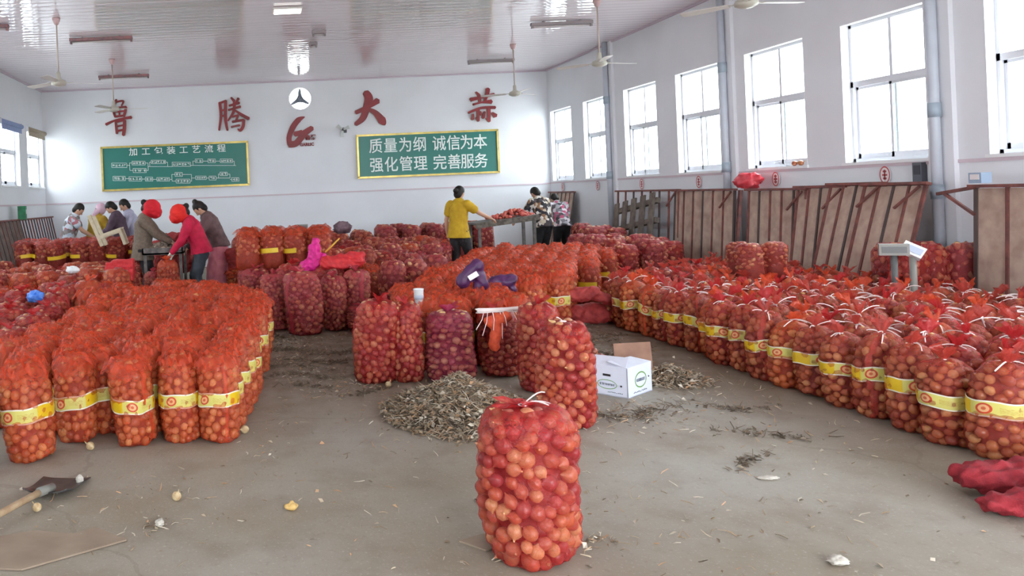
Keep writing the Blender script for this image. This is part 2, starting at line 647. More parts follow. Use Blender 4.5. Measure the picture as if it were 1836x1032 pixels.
# red oval emblems painted on plates under the windows
M_red_print = mat('red_print', (196, 92, 96), 0.6)
M_plate = mat('white_plate', (232, 225, 225), 0.5)
for i, (a, c) in enumerate(wins_r[:7]):
    y = (a + c) / 2 + 0.0
    w = ('nearest the corner', 'second from the corner', 'third from the corner', 'fourth from the corner', 'fifth from the corner', 'sixth from the corner', 'seventh from the corner')[i]
    t = thing('oval_plaque', 'small red oval plaque under the right window ' + w, 'plaque', (XR - 0.015, y, 1.57), group='oval plaques under the windows')
    def oval(rx, rz, n=24):
        return [(rx * math.cos(2 * PI * j / n), rz * math.sin(2 * PI * j / n)) for j in range(n)]
    bb = MB(); bb.prism(oval(0.075, 0.1), -0.006, 0.006)
    o = bb.build('plate', M_plate, t); o.rotation_euler = (0, 0, PI / 2)
    bb = MB()
    n = 24
    A, B = oval(0.075, 0.1), oval(0.06, 0.084)
    bb.add([(-0.008, x, z) for x, z in A] + [(-0.008, x, z) for x, z in B], [(j, (j + 1) % n, n + (j + 1) % n, n + j) for j in range(n)])
    for (zz, ww) in ((0.04, 0.05), (0.0, 0.07), (-0.04, 0.05)):
        bb.box((-0.008, 0, zz), (0.002, ww, 0.022))
    bb.box((-0.008, 0, 0), (0.002, 0.018, 0.12))
    bb.build('emblem', M_red_print, t)
t = thing('switch_box', 'small dark switch box on the wall left of the near downpipe', 'switch', (XR - 0.03, 8.42, 1.58))
MB().box((0, 0, 0), (0.06, 0.12, 0.22)).build('housing', mat('switch_grey', (96, 98, 108), 0.5), t)
MB().box((-0.032, 0, 0.03), (0.006, 0.08, 0.1)).build('cover', mat('switch_dark', (60, 62, 72), 0.5), t)

# ------------------------------------------------------------------ ceiling: fans, tube lamps
M_fan = mat('fan_cream_enamel', (214, 206, 200), 0.35)
M_fan_motor = mat('fan_motor_grey', (188, 182, 170), 0.4)
M_rod = mat('fan_rod', (190, 172, 160), 0.4, metal=0.3)

def ceiling_fan(x, y, rot, label):
    t = thing('ceiling_fan', label, 'fan', (x, y, 3.46), rot, 'long-rod ceiling fans')
    bb = MB(); bb.smooth = True
    bb.tube([(0, 0, 0.06), (0, 0, ZC - 3.46)], 0.011, 8)
    bb.build('rod', M_rod, t)
    bb = MB(); bb.smooth = True
    bb.lathe([(0.015, 0.86), (0.03, 0.87), (0.055, 0.93), (0.06, 0.968)], 16)
    bb.build('canopy', mat('fan_canopy_pink', (205, 170, 170), 0.5), t)
    bb = MB(); bb.smooth = True
    bb.lathe([(0.012, 0.17), (0.03, 0.15), (0.035, 0.07), (0.05, 0.05), (0.1, 0.03), (0.115, 0.0), (0.11, -0.03), (0.06, -0.055), (0.0, -0.06)], 20)
    bb.build('motor', M_fan_motor, t)
    for k in range(3):
        a = 2 * PI * k / 3
        R = Matrix.Rotation(a, 3, 'Z') @ Matrix.Rotation(math.radians(9), 3, 'X')
        bb = MB()
        vs = []
        for (px, w) in ((0.17, 0.05), (0.3, 0.062), (0.6, 0.07), (0.655, 0.055)):
            for s in (-1, 1):
                for h in (-0.003, 0.003):
                    vs.append(R @ Vector((px, s * w, h)))
        fs = []
        for i in range(3):
            q = 4 * i
            fs += [(q, q + 4, q + 5, q + 1), (q + 2, q + 3, q + 7, q + 6), (q + 1, q + 5, q + 7, q + 3), (q, q + 2, q + 6, q + 4)]
        fs += [(0, 1, 3, 2), (12, 14, 15, 13)]
        bb.add(vs, fs)
        bb.build('blade', M_fan, t)
        bb = MB()
        bb.bar(R @ Vector((0.1, 0, 0)), R @ Vector((0.22, 0, 0.006)), 0.035, 0.008)
        bb.build('blade_arm', M_fan_motor, t)
ceiling_fan(-2.87, 11.7, 0.45, 'cream ceiling fan high above the red-hooded workers, left end')
ceiling_fan(-2.68, 15.2, 0.2, 'cream ceiling fan hanging in front of the leftmost red character')
ceiling_fan(5.2, 15.4, 0.6, 'small cream ceiling fan near the back right corner')
ceiling_fan(5.37, 12.0, 0.3, 'cream ceiling fan in front of the tall grey downpipe, over the right aisle')
ceiling_fan(5.3, 8.3, 0.15, 'ceiling fan cut off by the top edge above the near windows')

M_lamp = mat('lamp_housing_red', (168, 112, 112), 0.5, rgb2=(120, 100, 104), vscale=14)
M_lamp2 = mat('lamp_housing_grey', (150, 138, 140), 0.5)
M_tube = mat('unlit_tube', (196, 186, 186), 0.3)
def tube_lamp(x0, x1, y, label, m):
    t = thing('tube_lamp', label, 'lamp', ((x0 + x1) / 2, y, ZC), 0, 'unlit tube lamps under the ceiling')
    L = x1 - x0
    MB().box((0, 0, -0.045), (L, 0.09, 0.05)).build('housing', m, t)
    bb = MB(); bb.smooth = True
    bb.tube([(-L / 2 + 0.04, 0, -0.09), (L / 2 - 0.04, 0, -0.09)], 0.016, 8)
    bb.build('tube', M_tube, t)
    for s in (-1, 1):
        MB().box((s * (L / 2 - 0.02), 0, -0.085), (0.03, 0.05, 0.06)).build('socket', m, t)
        MB().box((s * L * 0.3, 0, -0.01), (0.03, 0.03, 0.03)).build('clip', M_lamp2, t)
tube_lamp(-3.0, -1.95, 13.1, 'reddish unlit tube lamp beside the leftmost long fan rod', M_lamp)
tube_lamp(-3.3, -2.2, 17.0, 'reddish unlit tube lamp above the leftmost red character', M_lamp)
tube_lamp(-4.9, -3.65, 11.9, 'unlit tube lamp at the left edge of the ceiling', M_lamp)
tube_lamp(4.75, 5.75, 17.0, 'grey unlit tube lamp above the rightmost red character', M_lamp2)
tube_lamp(4.85, 5.9, 13.4, 'grey unlit tube lamp by the nearer right fan rod', M_lamp2)
tube_lamp(1.08, 1.32, 13.3, 'short dark unlit lamp stub near the ceiling middle', M_lamp2)
tube_lamp(1.1, 1.25, 14.3, 'shortest dark lamp stub, just beyond the other one', M_lamp2)

def lit_panel(x, y):
    t = thing('ceiling_panel_lamp', 'small lit white panel lamp at the top middle of the ceiling', 'lamp', (x, y, ZC))
    MB().box((0, 0, -0.02), (0.44, 0.3, 0.03)).build('frame', M_fan, t)
    m = bpy.data.materials.new('lit_diffuser')
    m.use_nodes = True
    p = m.node_tree.nodes['Principled BSDF']
    p.inputs['Emission Color'].default_value = (1, 0.98, 0.92, 1)
    p.inputs['Emission Strength'].default_value = 3.0
    MB().box((0, 0, -0.04), (0.4, 0.26, 0.012)).build('diffuser', m, t)
lit_panel(0.6, 11.75)

# exhaust fan in the round opening of the back wall
t = thing('exhaust_fan', 'round exhaust opening with three-bladed fan high on the back wall', 'fan', (1.19, YB + 0.12, 3.99))
M_vent = mat('vent_blade_grey', (92, 96, 104), 0.6)
bb = MB()
n = 40
for (ra, rb, y0, y1) in ((0.284, 0.262, -0.11, 0.1),):
    ca = [(math.cos(2 * PI * j / n), math.sin(2 * PI * j / n)) for j in range(n)]
    vs = [(ra * a, y0, ra * c_) for a, c_ in ca] + [(rb * a, y0, rb * c_) for a, c_ in ca] + [(ra * a, y1, ra * c_) for a, c_ in ca] + [(rb * a, y1, rb * c_) for a, c_ in ca]
    fs = []
    for j in range(n):
        q = (j + 1) % n
        fs += [(j, q, n + q, n + j), (n + j, n + q, 3 * n + q, 3 * n + j), (2 * n + j, 3 * n + j, 3 * n + q, 2 * n + q)]
    bb.add(vs, fs)
bb.build('rim', M_reveal, t)
bb = MB(); bb.smooth = True
bb.lathe([(0.0, 0.06), (0.03, 0.05), (0.04, 0), (0.03, -0.05), (0.0, -0.06)], 16, R=Matrix.Rotation(PI / 2, 3, 'X'))
bb.build('hub', M_vent, t)
for k in range(3):
    a = PI / 2 + 2 * PI * k / 3
    d = Vector((math.cos(a), 0, math.sin(a)))
    s_ = Vector((-math.sin(a), 0, math.cos(a)))
    bb = MB()
    pts = [d * 0.02 + s_ * 0.075, d * 0.1 + s_ * 0.045, d * 0.25 + s_ * 0.024, d * 0.25 - s_ * 0.024, d * 0.1 - s_ * 0.045, d * 0.02 - s_ * 0.075]
    bb.add([(p.x, -0.008, p.z) for p in pts] + [(p.x, 0.008, p.z) for p in pts], [tuple(range(6)), tuple(range(11, 5, -1))] + [(j, j + 6, (j + 1) % 6 + 6, (j + 1) % 6) for j in range(6)])
    bb.build('blade', M_vent, t)

# ------------------------------------------------------------------ writing on the back wall
M_char = mat('red_character_paint', (150, 44, 50), 0.45, rgb2=(128, 40, 44), vscale=5)
M_char_side = mat('character_edge_gold', (150, 120, 90), 0.5)

def brush_char(name, label, strokes, box, tgt):
    """strokes: polylines with widths in drawing units; box: drawing extents x0,y0,x1,y1 (y down); tgt: world x0,z_top,x1,z_bottom"""
    sx = (tgt[2] - tgt[0]) / (box[2] - box[0])
    sz = (tgt[1] - tgt[3]) / (box[3] - box[1])
    t = thing(name, label, 'wall character', ((tgt[0] + tgt[2]) / 2, YB, tgt[3]), 0, None)
    for si, (pts, ws) in enumerate(strokes):
        P = []
        for (x, y) in pts:
            P.append(Vector((tgt[0] + (x - box[0]) * sx - t.location.x, tgt[1] - (y - box[1]) * sz - t.location.z)))
        if isinstance(ws, (int, float)):
            ws = [ws] * len(P)
        # densify
        Q, Wd = [], []
        for i in range(len(P) - 1):
            for j in range(5):
                f = j / 5
                # catmull-rom
                p0 = P[max(i - 1, 0)]; p1 = P[i]; p2 = P[i + 1]; p3 = P[min(i + 2, len(P) - 1)]
                q = 0.5 * ((2 * p1) + (p2 - p0) * f + (2 * p0 - 5 * p1 + 4 * p2 - p3) * f * f + (3 * p1 - p0 - 3 * p2 + p3) * f ** 3)
                Q.append(q); Wd.append((ws[i] * (1 - f) + ws[i + 1] * f) * sx * 0.62)
        Q.append(P[-1]); Wd.append(ws[-1] * sx * 0.62)
        L, Rr = [], []
        for i in range(len(Q)):
            d = (Q[min(i + 1, len(Q) - 1)] - Q[max(i - 1, 0)])
            d.normalize()
            nrm = Vector((-d.y, d.x))
            L.append(Q[i] + nrm * Wd[i]); Rr.append(Q[i] - nrm * Wd[i])
        d0 = (Q[1] - Q[0]).normalized(); d1 = (Q[-1] - Q[-2]).normalized()
        poly = [Q[0] - d0 * Wd[0] * 0.5] + L + [Q[-1] + d1 * Wd[-1] * 0.6] + Rr[::-1]
        y0, y1 = -0.05 - 0.0015 * si, -0.008 + 0.0003 * si
        bb = MB()
        n = len(L)
        # strip faces front, sides
        vs = [(p.x, y0, p.y) for p in poly] + [(p.x, y1, p.y) for p in poly]
        N = len(poly)
        fs = [(0, 1, N - 1), (n, n + 1, n + 2)]
        for i in range(n - 1):
            fs.append((1 + i, 2 + i, N - 2 - i, N - 1 - i))
        bb.add(vs, fs + [tuple(j + N for j in f) for f in fs])
        bb.mi = 1
        bb.add(vs, [(i, i + N, (i + 1) % N + N, (i + 1) % N) for i in range(N)])
        bb.build('stroke', [M_char, M_char_side], t)
    return t

brush_char('wall_character', 'leftmost large red brush character, 鲁, behind a ceiling fan', [
    ([(225, 100), (190, 145), (150, 182)], [20, 36, 16]), ([(205, 130), (270, 118), (320, 122), (290, 165)], [16, 20, 24, 14]),
    ([(168, 182), (182, 230), (198, 272)], [26, 26, 22]), ([(352, 178), (338, 225), (316, 270)], [30, 32, 26]),
    ([(160, 184), (250, 180), (356, 176)], [16, 18, 22]), ([(192, 224), (330, 216)], 16), ([(256, 182), (258, 265)], 18), ([(195, 268), (316, 262)], 22),
    ([(65, 342), (190, 306), (310, 290), (420, 282)], [30, 18, 22, 36]),
    ([(202, 320), (206, 380), (212, 436)], [24, 26, 26]), ([(326, 308), (318, 390), (300, 455)], [34, 38, 34]),
    ([(200, 322), (322, 306)], 22), ([(215, 366), (300, 356)], 18), ([(215, 412), (300, 402)], 22)],
    (60, 95, 425, 460), (-3.56, 4.16, -2.92, 3.26))
brush_char('wall_character', 'second large red brush character, 腾, above the flow-chart board', [
    ([(1425, 100), (1432, 240), (1405, 385)], [28, 26, 18]), ([(1425, 106), (1500, 86)], [18, 22]), ([(1492, 90), (1484, 280), (1500, 390)], [28, 30, 20]),
    ([(1440, 186), (1480, 178)], 16), ([(1440, 242), (1480, 234)], 16),
    ([(1556, 55), (1592, 92)], [16, 28]), ([(1642, 66), (1612, 112)], [28, 16]), ([(1530, 138), (1650, 112)], [18, 24]), ([(1520, 182), (1660, 152)], [18, 24]),
    ([(1592, 100), (1580, 200), (1510, 292)], [28, 28, 12]), ([(1600, 190), (1680, 242), (1750, 280)], [16, 28, 32]),
    ([(1560, 254), (1632, 238)], 18), ([(1630, 238), (1600, 300)], 20), ([(1560, 304), (1692, 290)], 22),
    ([(1692, 290), (1682, 355), (1648, 396), (1618, 380)], [28, 30, 26, 10]), ([(1545, 358), (1642, 342)], 18)],
    (1400, 45, 1755, 405), (-0.82, 4.10, -0.07, 3.25))
brush_char('wall_character', 'third large red brush character, 大, the simplest, right of the logo', [
    ([(685, 736), (750, 712), (840, 668)], [22, 24, 34]), ([(757, 612), (778, 650), (762, 705), (732, 772), (680, 810)], [34, 48, 42, 36, 22]),
    ([(772, 718), (820, 744), (862, 792), (880, 818)], [16, 30, 46, 18])],
    (670, 610, 885, 820), (2.47, 4.08, 3.23, 3.26))
brush_char('wall_character', 'rightmost large red brush character, 蒜, near the corner fan', [
    ([(60, 362), (300, 322), (590, 270)], [74, 46, 60]), ([(180, 200), (248, 285), (262, 430)], [24, 62, 48]), ([(452, 140), (432, 250), (365, 425)], [84, 72, 36]),
    ([(110, 472), (300, 432), (520, 425)], [40, 32, 84]), ([(0, 645), (180, 580), (330, 548), (600, 556)], [44, 46, 46, 56]),
    ([(215, 580), (206, 835)], [56, 50]), ([(452, 560), (448, 855)], [70, 56]), ([(96, 680), (78, 795)], [36, 58]), ([(262, 630), (275, 705)], [30, 46]),
    ([(150, 760), (205, 825)], [20, 34]), ([(356, 640), (318, 772)], [40, 56]), ([(388, 780), (440, 840)], [24, 38]), ([(525, 670), (600, 742)], [36, 86])],
    (0, 130, 630, 850), (5.26, 4.04, 5.94, 3.24))

def text(body, size, mat_, parent, loc, ext=0.004, name='lettering', off=0.0, rot=(PI / 2, 0, 0), align='CENTER', sx=1.0):
    cu = bpy.data.curves.new(name, 'FONT')
    cu.body = body
    cu.size = size
    cu.extrude = ext
    cu.offset = off
    cu.align_x = align
    cu.align_y = 'CENTER'
    cu.resolution_u = 3
    cu.materials.append(mat_)
    me = evaluated_mesh(bpy.data.objects.new('tmp_text', cu))
    bpy.data.curves.remove(cu)
    me.name = name
    o = bpy.data.objects.new(name, me)
    o.location, o.rotation_euler, o.scale = loc, rot, (sx, 1, 1)
    return link(o, parent)

lg = brush_char('wall_logo', 'dark red swoosh logo with small lettering under the round fan', [
    ([(545, 236), (420, 290), (300, 430), (215, 620), (215, 770)], [14, 90, 95, 85, 80]),
    ([(200, 770), (330, 765), (430, 680), (520, 570), (690, 462)], [110, 105, 105, 110, 82]), ([(330, 575), (480, 545)], [80, 90])],
    (170, 230, 750, 840), (0.83, 3.54, 1.52, 2.80))
lg['category'] = 'logo'
M_text_red = mat('dark_red_letter', (138, 52, 56), 0.5)
text('鲁腾', 0.135, M_text_red, lg, (0.225, -0.03, 0.225), 0.01, off=0.004)
text('GARLIC', 0.10, M_text_red, lg, (0.13, -0.03, 0.06), 0.01, off=0.004)

M_green = mat('green_board', (26, 118, 106), 0.35, var=0.08, vscale=1.5)
M_gold = mat('gold_frame', (206, 182, 104), 0.3, metal=0.6, var=0.3, vscale=6)
M_white_txt = mat('white_lettering', (232, 240, 236), 0.5)
def wall_board(label, x0, x1, z0, z1, skew):
    t = thing('notice_board', label, 'sign', ((x0 + x1) / 2, YB - 0.03, (z0 + z1) / 2), 0)
    t.rotation_euler = (0, skew, 0)
    w, h = x1 - x0, z1 - z0
    MB().box((0, 0, 0), (w, 0.03, h)).build('panel', M_green, t)
    for (c, s) in (((0, -0.015, h / 2), (w + 0.05, 0.06, 0.046)), ((0, -0.015, -h / 2), (w + 0.05, 0.06, 0.046)), ((-w / 2, -0.015, 0), (0.046, 0.06, h)), ((w / 2, -0.015, 0), (0.046, 0.06, h))):
        MB().box(c, s).build('frame_rail', M_gold, t)
    return t, w, h
t, w, h = wall_board('green gold-framed board with two lines of white slogans', 2.53, 5.93, 2.0, 3.02, 0.0)
xs = [2.97, 3.33, 3.69, 4.04, 4.51, 4.86, 5.18, 5.51]
for row, (chars, z) in enumerate((('质量为纲诚信为本', 2.73), ('强化管理完善服务', 2.27))):
    for ch, x in zip(chars, xs):
        text(ch, 0.38, M_white_txt, t, (x - 4.23, -0.02, z - 2.51), 0.004, off=0.003, sx=0.9)
t, w, h = wall_board('green gold-framed flow-chart board above the workers', -3.68, -0.15, 1.95, 2.99, 0.0)
for i, ch in enumerate('加工包装工艺流程'):
    text(ch, 0.2, M_white_txt, t, (-0.99 + 2.14 * i / 7 - 0.01, -0.02, 0.375), 0.004, off=0.002, sx=1.1)
def flow(t):
    # drawing units of the board crop: x 40..1790 -> width, y 150..690 -> height
    def X(x): return (x - 915) / 1790 * 3.55
    def Z(x, y): return -((y + (x - 915) * 0.045) - 400) / 545 * 1.04
    bb = MB()
    def ln(a, b_, wd=0.011):
        bb.bar((X(a[0]), -0.021, Z(*a)), (X(b_[0]), -0.021, Z(*b_)), wd, 0.006, up=(0, 1, 0))
    def bx(x0, y0, x1, y1, n):
        for a, b_ in (((x0, y0), (x1, y0)), ((x1, y0), (x1, y1)), ((x1, y1), (x0, y1)), ((x0, y1), (x0, y0))):
            ln(a, b_, 0.009)
        rr = random.Random(int(x0))
        step = (x1 - x0 - 14) / n
        for i in range(n):       # tiny illegible print
            cx, cy, s = x0 + 7 + step * (i + 0.5), (y0 + y1) / 2, min(step, y1 - y0) * 0.36
            for q in range(4):
                if rr.random() < 0.5:
                    yy = cy + rr.uniform(-s, s)
                    ln((cx - s, yy), (cx + s, yy), 0.009)
                else:
                    xx = cx + rr.uniform(-s, s)
                    ln((xx, cy - s), (xx, cy + s), 0.009)
    y = 0
    for a in ((140, 362, 325, 418, 5), (390, 338, 550, 385, 4), (400, 430, 560, 482, 4), (625, 325, 800, 368, 5), (880, 350, 1105, 402, 6), (1165, 308, 1255, 355, 2), (1320, 308, 1410, 355, 2), (1470, 308, 1620, 355, 4),
              (150, 530, 300, 585, 3), (345, 535, 500, 590, 4), (545, 540, 635, 590, 2), (685, 545, 840, 590, 4), (910, 480, 1000, 530, 2), (920, 565, 1090, 615, 4), (1160, 525, 1290, 570, 4), (1325, 525, 1410, 575, 2), (1460, 475, 1550, 520, 2), (1600, 545, 1690, 590, 2)):
        bx(*a)
    for pl in (((325, 390), (360, 390)), ((390, 360), (360, 360), (360, 455), (400, 455)), ((550, 360), (585, 360), (585, 455), (560, 455)), ((585, 405), (880, 405)), ((605, 405), (605, 350), (625, 350)), ((800, 350), (825, 350), (825, 405)),
               ((1105, 390), (1660, 390)), ((1135, 390), (1135, 335), (1165, 335)), ((1255, 335), (1320, 335)), ((1410, 335), (1470, 335)), ((1620, 335), (1640, 335), (1640, 390)),
               ((300, 560), (345, 560)), ((500, 565), (545, 565)), ((635, 568), (685, 568)), ((840, 568), (870, 568)), ((910, 505), (870, 505), (870, 590), (920, 590)), ((1000, 505), (1110, 505), (1110, 590), (1090, 590)), ((1110, 550), (1160, 550)), ((1290, 550), (1325, 550)), ((1410, 550), (1440, 550), (1440, 500), (1460, 500)), ((1550, 500), (1580, 500), (1580, 550), (1440, 550)), ((1580, 568), (1600, 568))):
        for a, b_ in zip(pl, pl[1:]):
            ln(a, b_, 0.01)
    bb.build('flow_chart', M_white_txt, t)
flow(t)
# small oscillating wall fan
t = thing('wall_fan', 'small dark wall fan between the logo and the 大 character', 'fan', (2.17, YB - 0.02, 3.17))
M_dk = mat('dark_fan_plastic', (70, 72, 74), 0.5)
MB().box((0.06, -0.03, 0.0), (0.1, 0.06, 0.12)).build('wall_bracket', M_dk, t)
bb = MB(); bb.smooth = True
bb.tube([(0.06, -0.03, 0.0), (0.0, -0.16, 0.0)], 0.03, 8)
bb.build('motor', M_dk, t)
for k in range(3):
    a = 2 * PI * k / 3 + 0.4
    bb = MB()
    c_, s_ = math.cos(a), math.sin(a)
    vs = [(c_ * r_ - s_ * q, -0.18 + q * 0.25, s_ * r_ + c_ * q) for r_, q in ((0.02, -0.02), (0.16, -0.05), (0.17, 0.04), (0.02, 0.02))]
    bb.add(vs + [(x, y - 0.004, z) for x, y, z in vs], [(0, 1, 2, 3), (7, 6, 5, 4), (0, 4, 5, 1), (1, 5, 6, 2), (2, 6, 7, 3), (3, 7, 4, 0)])
    bb.build('blade', mat('fan_blade_pale', (188, 190, 186), 0.4), t)

# ------------------------------------------------------------------ onion bags
M_onion = onion_mat('onion_skin', [(198, 136, 80), (174, 102, 62), (222, 178, 114), (154, 82, 56), (190, 124, 70), (136, 70, 60)], 0.27)
M_onion_red = onion_mat('onion_skin_red', [(198, 134, 88), (170, 94, 74), (220, 176, 124), (158, 80, 68), (142, 62, 66), (192, 122, 76)], 0.28)
M_onion_hi = onion_mat('onion_skin_near', [(200, 134, 84), (172, 92, 70), (222, 176, 118), (160, 74, 64), (146, 58, 64), (196, 120, 66), (186, 104, 76), (228, 190, 132)], 0.34, True)
M_core = mat('shaded_bag_core', (140, 56, 42), 0.8, rgb2=(104, 38, 32), vscale=30)  # solid core for the bag interior, shade between bulbs put into its dark colour
N_orange = net_mat('orange_net', (240, 98, 54), 1.0, (216, 66, 38))
N_red = net_mat('red_net', (214, 50, 52), 1.0, (182, 32, 40))
N_coral = net_mat('coral_net', (212, 80, 64), 1.0, (178, 54, 48))
N_pink = net_mat('pink_red_net', (212, 76, 88), 1.0, (180, 48, 66))
N_purple = net_mat('purple_red_net', (190, 48, 92), 1.05, (146, 30, 72))
N_magenta = net_mat('magenta_net', (232, 34, 146), 1.1, (206, 20, 110))
NETS = [N_orange, N_red, N_coral, N_pink, N_purple]
M_string = mat('white_tie_string', (244, 230, 226), 0.4)

def band_material():
    """printed yellow label band: pale print panel with an onion picture, plain yellow back, white edges (UV: u round the bag, v up)"""
    m = bpy.data.materials.new('printed_yellow_band')
    m.use_nodes = True
    nt = m.node_tree
    p = nt.nodes['Principled BSDF']
    p.inputs['Roughness'].default_value = 0.4
    uv = nd(nt, 'ShaderNodeUVMap')
    sp = nd(nt, 'ShaderNodeSeparateXYZ')
    nt.links.new(uv.outputs[0], sp.inputs[0])
    u, v = sp.outputs[0], sp.outputs[1]
    fu = mth(nt, 'FRACT', mth(nt, 'MULTIPLY', u, 2.0))
    yellow, pale = lin(214, 176, 24), lin(204, 194, 104)
    def inside(x, c, hw):
        return mth(nt, 'LESS_THAN', mth(nt, 'ABSOLUTE', mth(nt, 'SUBTRACT', x, c)), hw)
    col = mixc(nt, inside(fu, 0.36, 0.27), yellow, pale)
    # onion picture
    def disc(cu, cv, r):
        du = mth(nt, 'MULTIPLY', mth(nt, 'SUBTRACT', fu, cu), 4.1)
        dv = mth(nt, 'SUBTRACT', v, cv)
        return mth(nt, 'LESS_THAN', mth(nt, 'SQRT', mth(nt, 'ADD', mth(nt, 'MULTIPLY', du, du), mth(nt, 'MULTIPLY', dv, dv))), r)
    col = mixc(nt, disc(0.24, 0.52, 0.33), col, lin(196, 72, 44))
    col = mixc(nt, disc(0.24, 0.52, 0.23), col, lin(226, 170, 120))
    col = mixc(nt, disc(0.24, 0.52, 0.10), col, lin(200, 96, 60))
    # illegible print
    n = nd(nt, 'ShaderNodeTexNoise')
    n.inputs['Scale'].default_value = 60
    nt.links.new(uv.outputs[0], n.inputs['Vector'])
    pr = mth(nt, 'MULTIPLY', mth(nt, 'MULTIPLY', inside(fu, 0.48, 0.1), inside(v, 0.5, 0.17)), mth(nt, 'GREATER_THAN', n.outputs['Fac'], 0.52))
    col = mixc(nt, mth(nt, 'MULTIPLY', pr, 0.55), col, lin(170, 120, 40))
    pr2 = mth(nt, 'MULTIPLY', mth(nt, 'MULTIPLY', inside(fu, 0.82, 0.1), inside(v, 0.5, 0.2)), mth(nt, 'GREATER_THAN', n.outputs['Fac'], 0.5))
    col = mixc(nt, mth(nt, 'MULTIPLY', pr2, 0.4), col, lin(206, 140, 20))
    edge = mth(nt, 'GREATER_THAN', mth(nt, 'ABSOLUTE', mth(nt, 'SUBTRACT', v, 0.5)), 0.41)
    col = mixc(nt, mth(nt, 'MULTIPLY', edge, 0.85), col, lin(222, 220, 208))
    nt.links.new(col, p.inputs['Base Color'])
    return m
M_band = band_material()

ONION = []          # unit bulb templates: vertices and faces, bulb of radius 1 with neck tip
def onion_template(n, prof):
    vs, fs = [(0, 0, prof[0][1])], []
    for (r, z) in prof[1:-1]:
        for k in range(n):
            a = 2 * PI * (k + 0.5 * (len(vs) % 2)) / n
            vs.append((r * math.cos(a), r * math.sin(a), z))
    vs.append((0, 0, prof[-1][1]))
    m = len(prof) - 2
    for k in range(n):
        j = (k + 1) % n
        fs.append((0, 1 + j, 1 + k))
        fs.append((len(vs) - 1, 1 + (m - 1) * n + k, 1 + (m - 1) * n + j))
        for i in range(m - 1):
            fs.append((1 + i * n + k, 1 + i * n + j, 1 + (i + 1) * n + j, 1 + (i + 1) * n + k))
    return np.array(vs, float), fs
T_ONION = onion_template(9, [(0, -0.98), (0.55, -0.85), (0.93, -0.35), (0.98, 0.15), (0.72, 0.68), (0.25, 1.0), (0, 1.28)])
T_LOW = onion_template(6, [(0, -0.98), (0.85, -0.5), (0.95, 0.25), (0.4, 0.9), (0, 1.15)])
T_HI = onion_template(16, [(0, -1.0), (0.12, -1.03), (0.45, -0.9), (0.8, -0.6), (0.97, -0.2), (1.0, 0.15), (0.88, 0.5), (0.6, 0.8), (0.28, 1.0), (0.13, 1.2), (0.1, 1.35), (0, 1.38)])

def rand_rot(rg):
    q = rg.normal(size=4)
    q /= np.linalg.norm(q)
    w, x, y, z = q
    return np.array([[1 - 2 * (y * y + z * z), 2 * (x * y - z * w), 2 * (x * z + y * w)], [2 * (x * y + z * w), 1 - 2 * (x * x + z * z), 2 * (y * z - x * w)], [2 * (x * z - y * w), 2 * (y * z + x * w), 1 - 2 * (x * x + y * y)]])

